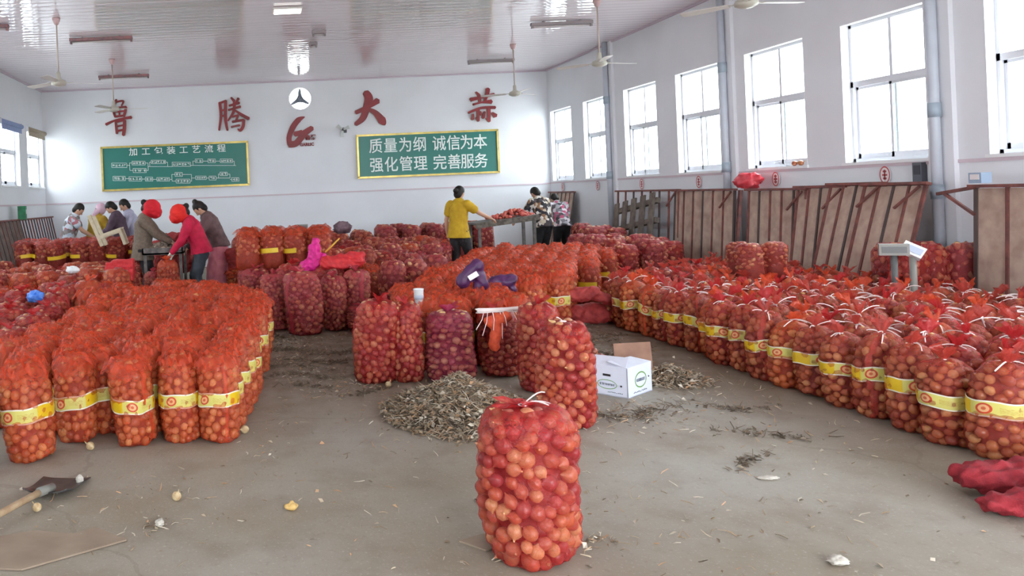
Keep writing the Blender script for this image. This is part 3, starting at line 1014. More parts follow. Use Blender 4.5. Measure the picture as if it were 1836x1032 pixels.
class Bag:
    """one bag shape: profile of the full body, packed bulbs on it, the netting drawn over the bulbs"""
    def __init__(self, seed, d, h, top, ro, lean=0.0, bulge=0.06, lo=False):
        rg = self.rg = np.random.default_rng(seed)
        self.d, self.h, self.top, self.lo = d, h, top, lo
        R = d / 2
        # profile: fullness along the height
        zz = np.array([0, 0.02, 0.08, 0.25, 0.45, 0.65, 0.8, 0.9, 0.97, 1.0]) * h
        if top == 'tied':
            rr = np.array([0.62, 0.8, 0.97, 1.05, 1.0, 1.02, 0.93, 0.78, 0.48, 0.15])
        elif top == 'fold':
            rr = np.array([0.62, 0.82, 0.97, 1.04, 1.0, 1.03, 1.0, 0.9, 0.72, 0.5])
        else:
            rr = np.array([0.66, 0.84, 0.98, 1.04, 1.0, 1.0, 0.99, 0.95, 0.8, 0.5])
        rr = rr * (1 + rg.uniform(-0.035, 0.035, len(rr)))
        self.zz, self.rr = zz, rr * R
        self.el = 1 + rg.uniform(0.0, 0.12)                    # slightly oval
        self.ph = rg.uniform(0, 6.28, 3)
        self.am = rg.uniform(0.01, bulge, 3) * R
        la = rg.uniform(0, 6.28)
        self.lx, self.ly = lean * math.cos(la), lean * math.sin(la)
        # pack bulbs
        cs, rs = [], []
        tries = 1800 if lo else 5200
        th = rg.uniform(0, 2 * PI, tries)
        zt = rg.uniform(0.02, 1.0, tries) * h
        rad = rg.uniform(ro[0], ro[1], tries)
        A = np.zeros((0, 3)); Q = np.zeros(0)
        for i in range(tries):
            rb = self.radius(th[i], zt[i])
            r_ = rad[i]
            if rb < r_ * 1.05:
                continue
            q = max(rb - r_ * 1.0, 0.0)
            z = min(max(zt[i], r_ * 0.95), h - r_ * 0.2)
            c = self.warp(np.array([q * math.cos(th[i]) * self.el, q * math.sin(th[i]) / self.el, z]))
            if len(Q):
                dd = np.sqrt(((A - c) ** 2).sum(1))
                if (dd < 0.78 * (Q + r_)).any():
                    continue
            A = np.vstack([A, c]); Q = np.append(Q, r_)
        # bulbs on the crown
        for i in range(tries // 6):
            r_ = rg.uniform(*ro)
            a, q = rg.uniform(0, 6.28), math.sqrt(rg.uniform(0, 1)) * R * (0.35 if top == 'tied' else 0.62)
            c = self.warp(np.array([q * math.cos(a), q * math.sin(a), h * (0.945 if top != 'tied' else 0.9) - r_ - q * 0.3]))
            dd = np.sqrt(((A - c) ** 2).sum(1))
            if (dd < 0.84 * (Q + r_)).any():
                continue
            A = np.vstack([A, c]); Q = np.append(Q, r_)
        self.A, self.Q = A, Q
        self.rots = [rand_rot(rg) @ np.diag(rg.uniform(0.86, 1.08, 3)) for _ in Q]
    def radius(self, th, z):
        r = np.interp(z, self.zz, self.rr)
        return r + self.am[0] * math.cos(2 * th + self.ph[0] + z * 7) + self.am[1] * math.cos(3 * th + self.ph[1] - z * 9)
    def warp(self, p):
        z = p[2] / self.h
        return np.array([p[0] + self.lx * z * z, p[1] + self.ly * z * z, p[2]])
    def core_mesh(self, mb, k=0.72, n=14):
        mb.smooth = True
        prof = [(max(np.interp(z, self.zz, self.rr) * k, 0.004), z * 0.95 + 0.008) for z in np.linspace(0.0, self.h * 0.96, 9)]
        i0 = len(mb.v)
        mb.lathe(prof, n)
        for i in range(i0, len(mb.v)):
            mb.v[i] = tuple(self.warp(np.array(mb.v[i])))
    def onions(self, tmpl):
        mb = MB(); mb.smooth = True
        tv, tf = tmpl
        for c, r_, Rm in zip(self.A, self.Q, self.rots):
            mb.add((tv * r_) @ Rm.T + c, tf)
        mb.mi = 1
        self.core_mesh(mb)
        return mb
    def net_surface(self, nt=48, nz=36, pull=0.004):
        """rows of points drawn tight over the bulbs"""
        A, Q = self.A, self.Q + pull
        rows = []
        zs = np.concatenate([[0.0], np.linspace(0.012, self.h, nz - 1)])
        G = np.zeros((nz, nt)); N = np.zeros((nz, nt, 3)); B = np.zeros((nz, nt, 3))
        for j, z in enumerate(zs):
            for k in range(nt):
                t = 2 * PI * k / nt
                rb = self.radius(t, z)
                n = np.array([math.cos(t) * self.el, math.sin(t) / self.el, 0.0])
                if z > 0.86 * self.h:
                    n = n + np.array([0, 0, 1.0]) * (z / self.h - 0.86) * 6
                n = n / np.linalg.norm(n)
                p = self.warp(np.array([rb * math.cos(t) * self.el, rb * math.sin(t) / self.el, z]))
                w = p - A
                wn = w @ n
                dp = (w ** 2).sum(1) - wn ** 2
                ok = dp < Q ** 2
                g = -0.03
                if ok.any():
                    g = max(g, float((-wn[ok] + np.sqrt(Q[ok] ** 2 - dp[ok])).max()))
                G[j, k] = min(g, 0.03); N[j, k] = n; B[j, k] = p
        # net tension: cannot sink far between neighbouring bulbs
        for _ in range(6):
            s = (np.roll(G, 1, 1) + np.roll(G, -1, 1) + np.vstack([G[:1], G[:-1]]) + np.vstack([G[1:], G[-1:]])) / 4
            G = np.maximum(G, s - 0.0006)
        P = B + N * G[:, :, None]
        P[:, :, 2] = np.maximum(P[:, :, 2], 0.002)
        P[0, :, 2] = 0.002
        return P, zs
    def net(self, base=0.46, seam=True, nt=48, nz=36):
        P, zs = self.net_surface(nt, nz)
        self.P, self.Pz = P, zs
        mb = MB(); mb.smooth = True
        fs = []
        for j in range(nz - 1):
            for k in range(nt):
                q = (k + 1) % nt
                fs.append((j * nt + k, j * nt + q, (j + 1) * nt + q, (j + 1) * nt + k))
        mb.add(P.reshape(-1, 3), fs)
        dens = np.zeros((nz, nt))
        sk = int(self.rg.integers(0, nt))
        for j in range(nz):
            f = zs[j] / self.h
            dens[j, :] = base + max(0, f - 0.78) * 0.9 + max(0, 0.1 - f) * 1.2 + self.rg.uniform(-0.05, 0.05, nt)
            if seam:
                for q in (0, 1):
                    dens[j, (sk + q + int(2 * math.sin(j * 0.2))) % nt] = 0.85
                    if q == 0: dens[j, (sk + nt // 2 + q) % nt] = 0.75
        dens = list(np.clip(dens, 0, 1).reshape(-1))
        # crown
        c = self.warp(np.array([0, 0, self.h * 1.0]))
        i0 = len(mb.v)
        top = [(nz - 1) * nt + k for k in range(nt)]
        mb.v.append((c[0], c[1], float(P[-1, :, 2].mean()) + 0.004))
        dens.append(0.75)
        for k in range(nt):
            mb.f.append((top[k], top[(k + 1) % nt], i0)); mb.m.append(0); mb.sm.append(True)
        return mb, dens
    def band(self, z0, z1, tilt=0.0, nt=48):
        P, zs = self.P, self.Pz
        vs, fs, uvs = [], [], []
        cz = (z0 + z1) / 2
        sel = [j for j, z in enumerate(zs) if z0 - 0.01 <= z <= z1 + 0.01]
        rad = np.zeros(nt); cen = self.warp(np.array([0, 0, cz]))
        for k in range(nt):
            rad[k] = max(np.linalg.norm((P[j, k] - cen)[:2]) for j in sel) - 0.004
        for _ in range(1):
            rad = np.maximum(rad, (np.roll(rad, 1) + np.roll(rad, -1)) / 2)
        for i in range(3):
            for k in range(nt + 1):
                t = 2 * PI * k / nt
                p = P[sel[0], k % nt] - cen
                a = math.atan2(p[1], p[0])
                z = z0 + (z1 - z0) * i / 2 + tilt * math.cos(t + 1.0) + 0.004 * math.sin(5 * t + self.ph[2])
                rr = rad[k % nt] + (0.002 if i == 1 else -0.001)
                vs.append((cen[0] + rr * math.cos(a), cen[1] + rr * math.sin(a), z))
                uvs.append((k / nt, i / 2))
        for i in range(2):
            for k in range(nt):
                fs.append((i * (nt + 1) + k, i * (nt + 1) + k + 1, (i + 1) * (nt + 1) + k + 1, (i + 1) * (nt + 1) + k))
        mb = MB(); mb.smooth = True
        mb.add(vs, fs)
        me = mb.mesh('label_band', M_band)
        ul = me.uv_layers.new(name='UVMap')
        for lp in me.loops:
            ul.data[lp.index].uv = uvs[lp.vertex_index]
        return me
    def tuft(self, z0, ln, spread=0.05):
        """gathered end of the net above the tie"""
        rg = self.rg
        mb = MB(); mb.smooth = True
        c = self.warp(np.array([0, 0, z0]))
        n, m = 20, 7
        lx, ly = rg.uniform(-0.05, 0.05, 2)
        vs, fs, dens = [], [], []
        k0 = rg.integers(3, 6)
        for j in range(m):
            f = j / (m - 1)
            r0 = 0.05 * (1 - f * 4) if f < 0.2 else 0.012 + spread * (f - 0.2) ** 1.2
            r0 = max(r0, 0.012)
            for k in range(n):
                t = 2 * PI * k / n
                r = r0 * (1 + 0.45 * math.sin(k0 * t + self.ph[0]) * f + 0.2 * math.sin(7 * t + self.ph[1]))
                zz = z0 - 0.012 + ln * f * (1 + 0.25 * math.sin(2 * t + self.ph[2]) * f + 0.12 * math.sin(5 * t))
                vs.append((c[0] + lx * f * f + r * math.cos(t), c[1] + ly * f * f + r * math.sin(t) * 0.75, zz))
                dens.append(0.92 - 0.2 * f)
        for j in range(m - 1):
            for k in range(n):
                q = (k + 1) % n
                fs.append((j * n + k, j * n + q, (j + 1) * n + q, (j + 1) * n + k))
        mb.add(vs, fs)
        return mb, dens
    def strings(self, z0, cnt):
        rg = self.rg
        c = self.warp(np.array([0, 0, z0 + 0.004]))
        mb = MB()
        for _ in range(cnt):
            a = rg.uniform(0, 6.28); L = rg.uniform(0.07, 0.2); up = rg.uniform(-0.15, 0.9); cv = rg.uniform(-0.5, 0.5)
            w = 0.0036
            pts = []
            for i in range(6):
                f = i / 5
                aa = a + cv * f
                pts.append((c[0] + math.cos(aa) * L * f * 0.85, c[1] + math.sin(aa) * L * f * 0.85, c[2] + L * (up * f - 0.45 * f * f)))
            mb.tube(pts, [w] * 6, 3)
        mb.tube([(c[0] + 0.018 * math.cos(2 * PI * i / 10), c[1] + 0.018 * math.sin(2 * PI * i / 10), c[2]) for i in range(11)], 0.004, 5)
        return mb
    def cloth(self, z0, size):
        """loose net mouth folded over the crown: creased sheet with drooping rim"""
        rg = self.rg
        n = 10 if self.lo else 30
        c = self.warp(np.array([0, 0, z0]))
        d1 = rg.uniform(0, PI); ph = rg.uniform(0, 6.28, 8); fr = rg.uniform(24, 85, 6); an = rg.normal(d1, 0.5, 6)
        am = rg.uniform(0.005, 0.014, 6)
        vs, dens = [], []
        for j in range(n):
            for i in range(n):
                u, v = i / (n - 1) * 2 - 1, j / (n - 1) * 2 - 1
                # square to rounded square
                x, y = u * math.sqrt(1 - v * v * 0.32), v * math.sqrt(1 - u * u * 0.32)
                r = math.sqrt(x * x + y * y)
                X, Y = x * size, y * size
                z = 0.0
                for q in range(6):
                    s = math.sin(fr[q] * (X * math.cos(an[q]) + Y * math.sin(an[q])) + ph[q] + 2 * math.sin(9 * (Y * math.cos(an[q]) - X * math.sin(an[q])) + ph[(q + 1) % 8]))
                    z += am[q] * (1 - abs(s)) * 1.6
                z += 0.012 * math.sin(2 * math.atan2(y, x) + ph[6]) * r
                z -= 0.085 * max(0, r - 0.55) ** 1.3 * 2.2
                vs.append((c[0] + X, c[1] + Y, z0 + z))
                dens.append(0.70 - 0.42 * abs(math.sin(ph[7] + 4 * u + 3 * v)))
        mb = MB(); mb.smooth = True
        mb.add(vs, [(j * n + i, j * n + i + 1, (j + 1) * n + i + 1, (j + 1) * n + i) for j in range(n - 1) for i in range(n - 1)])
        return mb, dens

def dens_mesh(mb, dens, name, m):
    me = mb.mesh(name, m)
    at = me.attributes.new('dens', 'FLOAT', 'POINT')
    at.data.foreach_set('value', np.array(dens, dtype=np.float32))
    return me

PROTO = {}
def make_proto(key, bag, parts):
    PROTO[key] = (bag, parts)

def proto_tied(key, seed, d=0.285, h=0.49):
    bg = Bag(seed, d, h, 'tied', (0.024, 0.034), lean=0.03)
    P = {'onions': bg.onions(T_ONION).mesh('onions', [M_onion, M_core])}
    mb, de = bg.net(0.36, seed % 4 == 0); P['net'] = dens_mesh(mb, de, 'net', N_coral)
    P['label_band'] = bg.band(0.232, 0.318, bg.rg.uniform(-0.02, 0.02))
    mb, de = bg.tuft(h + 0.0, bg.rg.uniform(0.06, 0.11)); P['net_tuft'] = dens_mesh(mb, de, 'net_tuft', N_coral)
    P['tie_string'] = bg.strings(h + 0.006, int(bg.rg.integers(3, 6))).mesh('tie_string', M_string)
    make_proto(key, bg, P)

def proto_fold(key, seed, d=0.29, h=0.53):
    bg = Bag(seed, d, h, 'fold', (0.024, 0.035), lean=0.035)
    P = {'onions': bg.onions(T_ONION).mesh('onions', [M_onion, M_core])}
    mb, de = bg.net(0.42, seed % 2 == 0); P['net'] = dens_mesh(mb, de, 'net', N_orange)
    P['label_band'] = bg.band(0.228, 0.318, bg.rg.uniform(-0.02, 0.02))
    mb, de = bg.cloth(h + 0.004, d * 0.56); P['net_mouth'] = dens_mesh(mb, de, 'net_mouth', N_orange)
    make_proto(key, bg, P)

def proto_sack(key, seed, d=0.36, h=0.66, net=N_red, ro=(0.025, 0.034), base=0.42, tuft=0.07, lean=0.03):
    bg = Bag(seed, d, h, 'sack', ro, lean=lean)
    P = {'onions': bg.onions(T_ONION).mesh('onions', [M_onion_red, M_core])}
    mb, de = bg.net(base, seed % 3 == 0); P['net'] = dens_mesh(mb, de, 'net', net)
    mb, de = bg.tuft(h + 0.004, tuft, 0.07); P['net_tuft'] = dens_mesh(mb, de, 'net_tuft', net)
    make_proto(key, bg, P)

for i in range(4):
    proto_tied('tied%d' % i, 100 + i)
for i in range(4):
    proto_fold('fold%d' % i, 200 + i)
for i in range(3):
    proto_sack('sack%d' % i, 300 + i)

def bag_at(key, loc, rz, label, group=None, scale=1.0, net=None, name='onion_bag', tilt=(0, 0), drop=()):
    t = thing(name, label, 'bag', loc, rz, group)
    t.rotation_euler = (tilt[0], tilt[1], rz)
    t.scale = scale if isinstance(scale, tuple) else (scale, scale, scale)
    for pn, me in PROTO[key][1].items():
        if pn in drop:
            continue
        o = bpy.data.objects.new(pn, me)
        if pn == 'onions':
            o['kind'] = 'stuff'
        link(o, t)
        if pn == 'tie_string':
            o.parent = tuft_o
        if pn == 'net_tuft':
            tuft_o = o
        if net is not None and pn in ('net', 'net_tuft', 'net_mouth'):
            o.material_slots[0].link = 'OBJECT'
            o.material_slots[0].material = net
    return t

def single_onion_bag(name, label, seed, loc, rz, d, h, ro, net, base, tuft):
    """a bag near enough to pick the bulbs apart: each bulb is a part of its own"""
    bg = Bag(seed, d, h, 'sack', ro, lean=0.02)
    t = thing(name, label, 'bag', loc, rz)
    tv, tf = T_HI
    mb = MB(); mb.smooth = True
    mb.add(tv, tf)
    me = mb.mesh('onion', M_onion_hi)
    order = np.argsort(-bg.A[:, 2])
    for i in order[:300]:
        o = bpy.data.objects.new('onion', me)
        o.matrix_local = Matrix.Translation(bg.A[i]) @ Matrix(bg.rots[i].tolist()).to_4x4() @ Matrix.Scale(bg.Q[i], 4)
        link(o, t)
    if len(order) > 300:
        mb = MB(); mb.smooth = True
        tv2, tf2 = T_ONION
        for i in order[300:]:
            mb.add((tv2 * bg.Q[i]) @ bg.rots[i].T + bg.A[i], tf2)
        mb.build('onions_below', M_onion_red, t, fix=False)['kind'] = 'stuff'
    mb = MB()
    bg.core_mesh(mb, 0.74)
    mb.build('shaded_core', M_core, t, fix=False)['kind'] = 'stuff'  # solid filler behind the bulbs, interior darkness in its colour
    mb, de = bg.net(base, False, nt=72, nz=60)
    link(bpy.data.objects.new('net', dens_mesh(mb, de, 'net', net)), t)
    mb, de = bg.tuft(h + 0.004, tuft, 0.09)
    link(bpy.data.objects.new('net_tuft', dens_mesh(mb, de, 'net_tuft', net)), t)
    mb = bg.strings(h + 0.01, 3)
    mb.build('tie_string', M_string, t, fix=False)
    return t

# ------------------------------------------------------------------ the bags standing in the hall
single_onion_bag('onion_bag', 'large red net onion bag standing alone in the foreground', 51, (1.15, 3.41, 0), 0.4, 0.405, 0.635, (0.027, 0.038), N_red, 0.42, 0.04)
single_onion_bag('onion_bag', 'tall full red onion bag beside the white carton', 52, (2.03, 5.25, 0), 1.9, 0.37, 0.68, (0.026, 0.036), N_red, 0.42, 0.02)
SLOTS = []
def slot(key, x, y, z=0.0, label=None, group=None, net=None, scale=1.0, tilt=None, rz=None, must=False, drop=()):
    SLOTS.append(dict(key=key, x=x, y=y, z=z, label=label, group=group, net=net, scale=scale, tilt=tilt, rz=rz, must=must, drop=drop))
rr = random.Random(11)
ORD = ['nearest', 'second', 'third', 'fourth', 'fifth', 'sixth', 'seventh', 'eighth', 'ninth', 'tenth', 'eleventh', 'twelfth', 'thirteenth', 'fourteenth', 'fifteenth', 'sixteenth', 'seventeenth', 'eighteenth', 'nineteenth', 'twentieth', 'twenty-first', 'twenty-second', 'twenty-third', 'twenty-fourth', 'twenty-fifth', 'twenty-sixth', 'twenty-seventh', 'twenty-eighth']
def jit(a): return rr.uniform(-a, a)

# centre row of red sacks behind the peelings
slot('sack0', 0.96, 6.70, label='leftmost plump red sack in the row behind the peelings heap', net=N_red, scale=(1.05, 1.0, 1.03), tilt=(0, 0.05), must=True)
slot('sack1', 1.235, 6.68, label='narrow red sack next to the purple sack, second in the row', net=N_red, scale=(0.84, 0.84, 0.97), tilt=(0, 0.04), must=True)
slot('sack2', 1.60, 6.62, label='fat purple-red sack with a standing tuft behind the peelings heap', net=N_purple, scale=(1.16, 1.05, 0.88), tilt=(0, -0.02), must=True, rz=0.5)
slot('sack0', 2.06, 6.72, label='shaded red sack under the bundle of white tie strings', net=N_red, scale=(0.95, 0.95, 0.84), tilt=(0, 0.05), rz=2.0, must=True)
slot('sack1', 2.20, 6.16, label='red sack right behind the one beside the white carton', net=N_red, scale=(1.0, 1.0, 1.02), rz=1.2, must=True)

# right block along the windows
y, j = 4.30, 0
while y < 11.4:
    ncol = 0
    for i in range(10):
        x = 4.05 + 0.05 * (y > 7) + 0.285 * i
        if x > 6.38 or y > 8.95 + (x - 4.0) * 0.9 or x > y * 0.984 + 0.75:
            continue
        g = dict(label=('R', i), group='tied bags inside the right block')
        if i == 0:
            g = dict(label='yellow-banded tied bag, %s from the near end of the right aisle row' % ORD[j], group='aisle row of the right block')
        slot('tied%d' % rr.randrange(4), x + jit(0.025) + (jit(0.02) if i else 0), y + jit(0.025), rz=rr.uniform(0, 6.28) if i else rr.choice([2.6, 2.9, 3.3, 5.9, 0.2]) + jit(0.3),
             tilt=(jit(0.05), jit(0.05) + (0.03 if i == 0 else 0)), scale=(1.0 + jit(0.05), 1.0 + jit(0.05), 1.04 + jit(0.06)), net=rr.choice([N_coral, N_coral, N_orange, N_red]), **g)
    y += 0.275
    j += 1
# second layer and sacks by the wall
for (x, y, z, k, s) in ((5.38, 8.5, 0.44, 'sack0', 0.78), (5.68, 8.62, 0.44, 'sack1', 0.78), (5.52, 8.95, 0.45, 'sack2', 0.74)):
    slot(k, x, y, z, 'red bag in the upper layer of the right block, %s one' % {5.38: 'leftmost', 5.68: 'rightmost', 5.52: 'rearmost'}[x], 'upper layer of the right block', N_coral, (s, s, s * 0.85), (jit(0.1), jit(0.1)))
for (x, y) in ((6.30, 7.62), (6.62, 7.72), (6.95, 7.72), (6.45, 7.95), (6.8, 8.0)):
    slot('sack%d' % rr.randrange(3), x, y, 0, 'pink-red sack by the wall behind the scales, %s from the scales' % ORD[[6.30, 6.45, 6.62, 6.8, 6.95].index(x)], 'pink-red sacks by the scale', rr.choice([N_pink, N_red]), (0.95, 0.95, 1.3), (jit(0.04), jit(0.04)))
# left block
FL = ['rightmost bag of the left block front row, band showing script print', 'middle bag of the three in the left block front row', 'left of the three front-row bags, onion picture facing forward']
for i, (x, y) in enumerate(((-0.31, 5.24), (-0.56, 5.28), (-0.86, 5.24))):
    slot('fold%d' % i, x, y, 0, FL[i], 'left block front row', N_orange, (0.95, 0.95, 1.04), (0.02, 0.06 - 0.06 * i), rz=(0.15, 0.5, 0.95)[i], must=True)
slot('fold3', -1.27, 5.36, 0, 'banded bag leaning inward, left of the gap in the front row', 'left block front row', N_orange, (0.95, 0.95, 1.05), (0, -0.10), rz=0.3, must=True)
slot('fold1', -1.50, 5.02, 0, 'banded bag standing farthest forward at the lower left', 'left block front row', N_orange, (1.05, 1.05, 1.1), (0, -0.08), rz=0.3, must=True)
slot('sack0', -1.86, 4.86, 0, 'red bag cut off by the left picture edge', 'left block front row', N_red, (0.9, 0.9, 0.85), (0, 0), must=True)
y, j = 5.54, 0
while y < 9.9:
    xr = -0.27 + 0.09 * (y - 5.25) if y < 8.2 else 0.0 - 0.38 * (y - 8.2)
    for i in range(7):
        x = xr - 0.278 * i
        if x < -1.9 - 0.02 * (y - 5):
            continue
        g = dict(label='folded orange bag, %s row back, %s from the aisle side of the left block' % (ORD[j], ORD[i]), group='folded bags inside the left block')
        if i == 0 and y < 8.4:
            g = dict(label='orange banded bag, %s along the aisle side of the left block' % ORD[j], group='aisle side of the left block')
        slot('fold%d' % rr.randrange(4), x + jit(0.03), y + jit(0.03), rz=rr.uniform(0, 6.28) if i else 1.2 + jit(0.4), tilt=(jit(0.06), jit(0.06)),
             scale=(1.0 + jit(0.05), 1.0 + jit(0.05), 1.06 + jit(0.08)), net=N_orange, **g)
    y += 0.285
    j += 1
# middle orange block behind the red sacks
for (x, y, q, i) in [(1.5 + 0.27 * i, 7.1 + 0.28 * q, q, i) for q in range(5) for i in range(4)]:
    slot('fold%d' % rr.randrange(4), x + jit(0.03), y + jit(0.03), 0, 'orange bag behind the red sacks, %s row back, %s from the cup side' % (ORD[q], ORD[i]), 'orange bags behind the red sacks', N_orange, (1, 1, 1.1 + jit(0.05)), (jit(0.05), jit(0.05)))
y, j = 8.5, 0
while y < 12.9:
    x = 1.75 + 0.45 * (y - 8.3)
    xe = min(2.95 + 0.68 * (y - 8.3), 5.2)
    i = 0
    while x < xe + 0.1:
        edge = x > xe - 0.2
        slot('fold%d' % rr.randrange(4), x + jit(0.03), y + jit(0.03), 0, ('banded orange bag on the aisle edge of the middle block, %s row' if edge else 'orange bag inside the middle block, %s row, ' + ORD[i] + ' from its left edge') % ORD[j], 'aisle edge of the middle block' if edge else 'bags inside the middle block',
             N_orange, (1, 1, 1.16 + jit(0.06)), (jit(0.05), jit(0.05)))
        x += 0.28
        i += 1
    y += 0.29
    j += 1
# red sacks left of the middle
for i, (x, y, s, h, tl, lab) in enumerate(((0.52, 9.12, 1.18, 1.08, 0.0, 'big pink-red sack standing in front of the others, left of centre'), (0.17, 9.5, 0.98, 1.0, 0.14, 'pink-red sack leaning to the right beside the big front one'),
                                           (0.90, 9.32, 0.9, 0.95, -0.03, 'slim red sack just right of the big pink-red front sack'), (1.16, 9.45, 1.0, 1.02, -0.06, 'red sack propped behind the slim one, right end of the cluster'),
                                           (1.18, 9.12, 0.85, 0.45, 0.0, 'low slumped red sack at the foot of the cluster'), (-0.02, 10.35, 1.05, 1.0, 0.0, 'pink sack under the stacked banded bags, left end'),
                                           (0.40, 10.1, 1.0, 1.1, 0.0, 'red sack under the magenta net, in the cluster back'), (0.78, 9.9, 1.0, 1.1, 0.0, 'red sack with open orange mouth in the cluster back'))):
    slot('sack%d' % (i % 3), x, y, 0, lab, 'pink-red sacks left of the middle', rr.choice([N_pink, N_red]), (s, s, h), (0, tl), must=True)
for (x, y) in [(-0.1 + 0.33 * i, 10.75 + 0.36 * q) for q in range(3) for i in range(4)]:
    slot('sack%d' % rr.randrange(3), x + jit(0.04), y + jit(0.04), 0, 'pink-red sack at the bottom of the far two-layer stack', 'bottom sacks of the two-layer stack', N_pink, (0.95, 0.95, 0.95), (jit(0.04), jit(0.04)))
    if x < 1.3:
        slot('fold%d' % rr.randrange(4), x + jit(0.04), y + jit(0.04), 0.62, 'banded orange bag in the upper layer of the far stack', 'upper bags of the two-layer stack', N_orange, (1.1, 1.1, 0.98), (jit(0.06), jit(0.06)))
for (x, y, k) in ((1.55, 10.85, 'fold0'), (1.85, 10.95, 'fold1'), (2.15, 11.0, 'sack1'), (2.4, 10.6, 'sack0'), (2.0, 10.0, 'sack2'), (1.7, 9.9, 'sack0')):
    slot(k, x, y, 0, 'onion bag standing between the pink-red cluster and the middle block', 'bags between cluster and middle block', N_orange if k[0] == 'f' else N_pink, (1, 1, 1.1))
y = 11.5
while y < 15.6:
    x = 1.15 + jit(0.1)
    while x < 1.9 + 0.5 * (y - 11):
        if x < 1.75 + 0.45 * (y - 8.3) - 0.25:
            slot(rr.choice(['sack0', 'sack1', 'sack2', 'fold1', 'fold2']), x + jit(0.05), y + jit(0.05), 0, 'onion bag in the mixed rows before the back wall', 'mixed rows before the back wall', rr.choice([N_red, N_pink, N_orange, N_coral]), (1.05, 1.05, 1.1 + jit(0.1)), (jit(0.06), jit(0.06)))
        x += 0.36
    y += 0.38
for q in range(3):
    for i in range(11):
        x = -0.3 + i * 0.5 + jit(0.06)
        hi = x > 2.6
        slot('sack%d' % rr.randrange(3), x, 16.3 + 0.45 * q + jit(0.08), 0, 'pinkish sack in the last rows along the back wall', 'sacks along the back wall', N_pink if hi else N_coral, (1.25, 1.2, 1.36 if hi else 1.22), (jit(0.08), jit(0.08)))
# bags beyond the right block
for (x, y, k) in ((5.35, 11.5, 'sack0'), (5.75, 11.45, 'sack1'), (6.15, 11.6, 'sack2'), (5.5, 12.0, 'sack1'), (5.9, 12.0, 'sack2'), (6.25, 12.1, 'sack1'), (5.45, 12.6, 'sack0'), (5.9, 12.6, 'sack1'), (6.3, 12.7, 'sack2'), (5.6, 13.2, 'sack2'), (6.1, 13.3, 'sack0'), (6.35, 13.7, 'sack1')):
    slot(k, x + jit(0.04), y + jit(0.04), 0, 'tall pink-red sack beyond the right block, before the pallet', 'tall sacks beyond the right block', rr.choice([N_pink, N_red]), (1.05, 1.05, 1.12 + jit(0.08)), (jit(0.05), jit(0.05)))
for q in range(5):
    for i in range(4):
        slot('sack%d' % rr.randrange(3), 5.4 + 0.33 * i + jit(0.05), 14.0 + 0.42 * q + jit(0.06), 0, 'pale pink sack in the pile under the slatted rack', 'pink pile by the slatted rack', N_pink, (1.15, 1.15, 1.18 + jit(0.12)), (jit(0.1), jit(0.1)))
# bags at the far left
for i, (x, y, s, h) in enumerate(((-2.12, 6.75, 1.0, 0.85), (-2.45, 7.1, 1.05, 0.9), (-2.15, 7.3, 1.0, 0.9), (-2.5, 7.65, 1.0, 0.92), (-2.2, 7.9, 1.05, 0.9), (-2.62, 8.25, 1.0, 0.92), (-2.25, 8.6, 1.0, 0.98), (-2.7, 8.85, 1.1, 1.0), (-2.35, 9.15, 1.0, 1.0))):
    slot('sack%d' % (i % 3), x, y, 0, 'dark red sack at the left picture edge, %s counting away from the camera' % ORD[i], 'dark red sacks at the left', N_red, (s, s, h), (jit(0.08), jit(0.08)))
y = 9.5
while y < 13.2:
    x = -1.95 - jit(0.1)
    while x > -0.335 * y - 0.3:
        slot(rr.choice(['sack0', 'sack1', 'fold0', 'fold2', 'fold3']), x + jit(0.05), y + jit(0.05), 0, 'orange-red bag in the left field before the far workers', 'left field of bags', rr.choice([N_red, N_orange, N_orange, N_coral]), (1.05, 1.05, 1.02 + jit(0.08)), (jit(0.07), jit(0.07)))
        x -= 0.34
    y += 0.37
for i in range(7):
    for q in range(2):
        slot('fold%d' % rr.randrange(4), -4.05 + 0.32 * i + jit(0.05), 13.5 + 0.35 * q, 0.5, 'banded bag heaped on top before the far workers', 'heaped bags before the far workers', N_coral, (1.15, 1.15, 0.95), (jit(0.15), jit(0.15)))
        slot('sack%d' % rr.randrange(3), -4.05 + 0.32 * i + jit(0.05), 13.5 + 0.35 * q, 0, 'red sack under the heaped bags before the far workers', 'sacks under the heap', N_red, (0.95, 0.95, 0.85))

def lo_parts(kind):
    """coarse bag for the far mass: arrays of vertices, faces, slot ids, net cover"""
    top = kind[:4]
    d, h = {'tied': (0.285, 0.49), 'fold': (0.29, 0.53), 'sack': (0.36, 0.66)}[top]
    bg = Bag(900 + int(kind[4]), d, h, top, (0.03, 0.04), lo=True)
    mb = MB(); mb.smooth = True
    tv, tf = T_LOW
    for c, r_, Rm in zip(bg.A, bg.Q, bg.rots):
        if c[2] > 0.42 * h:
            mb.add((tv * r_) @ Rm.T + c, tf)
    mb.mi = 1
    bg.core_mesh(mb, 0.86, 10)
    de = [1.0] * len(mb.v)
    nb, nd_ = bg.net(0.34, False, 20, 14)
    mb.mi = 2
    mb.add(nb.v, nb.f); de += nd_
    if top == 'fold':
        cb, cd = bg.cloth(h + 0.004, d * 0.56)
        mb.add(cb.v, cb.f); de += cd
        mb.mi = 3
        z0, z1 = 0.235, 0.3
        i0 = len(mb.v)
        mb.grid(lambda u, v: (d / 2 * 1.07 * math.cos(u * 2.2), d / 2 * 1.07 * math.sin(u * 2.2), z0 + (z1 - z0) * v), 8, 2)
        de += [1.0] * (len(mb.v) - i0)
    elif top == 'tied':
        cb, cd = bg.tuft(h, 0.07, 0.06)
        mb.add(cb.v, cb.f); de += cd
    return np.array(mb.v), mb.f, mb.m, de

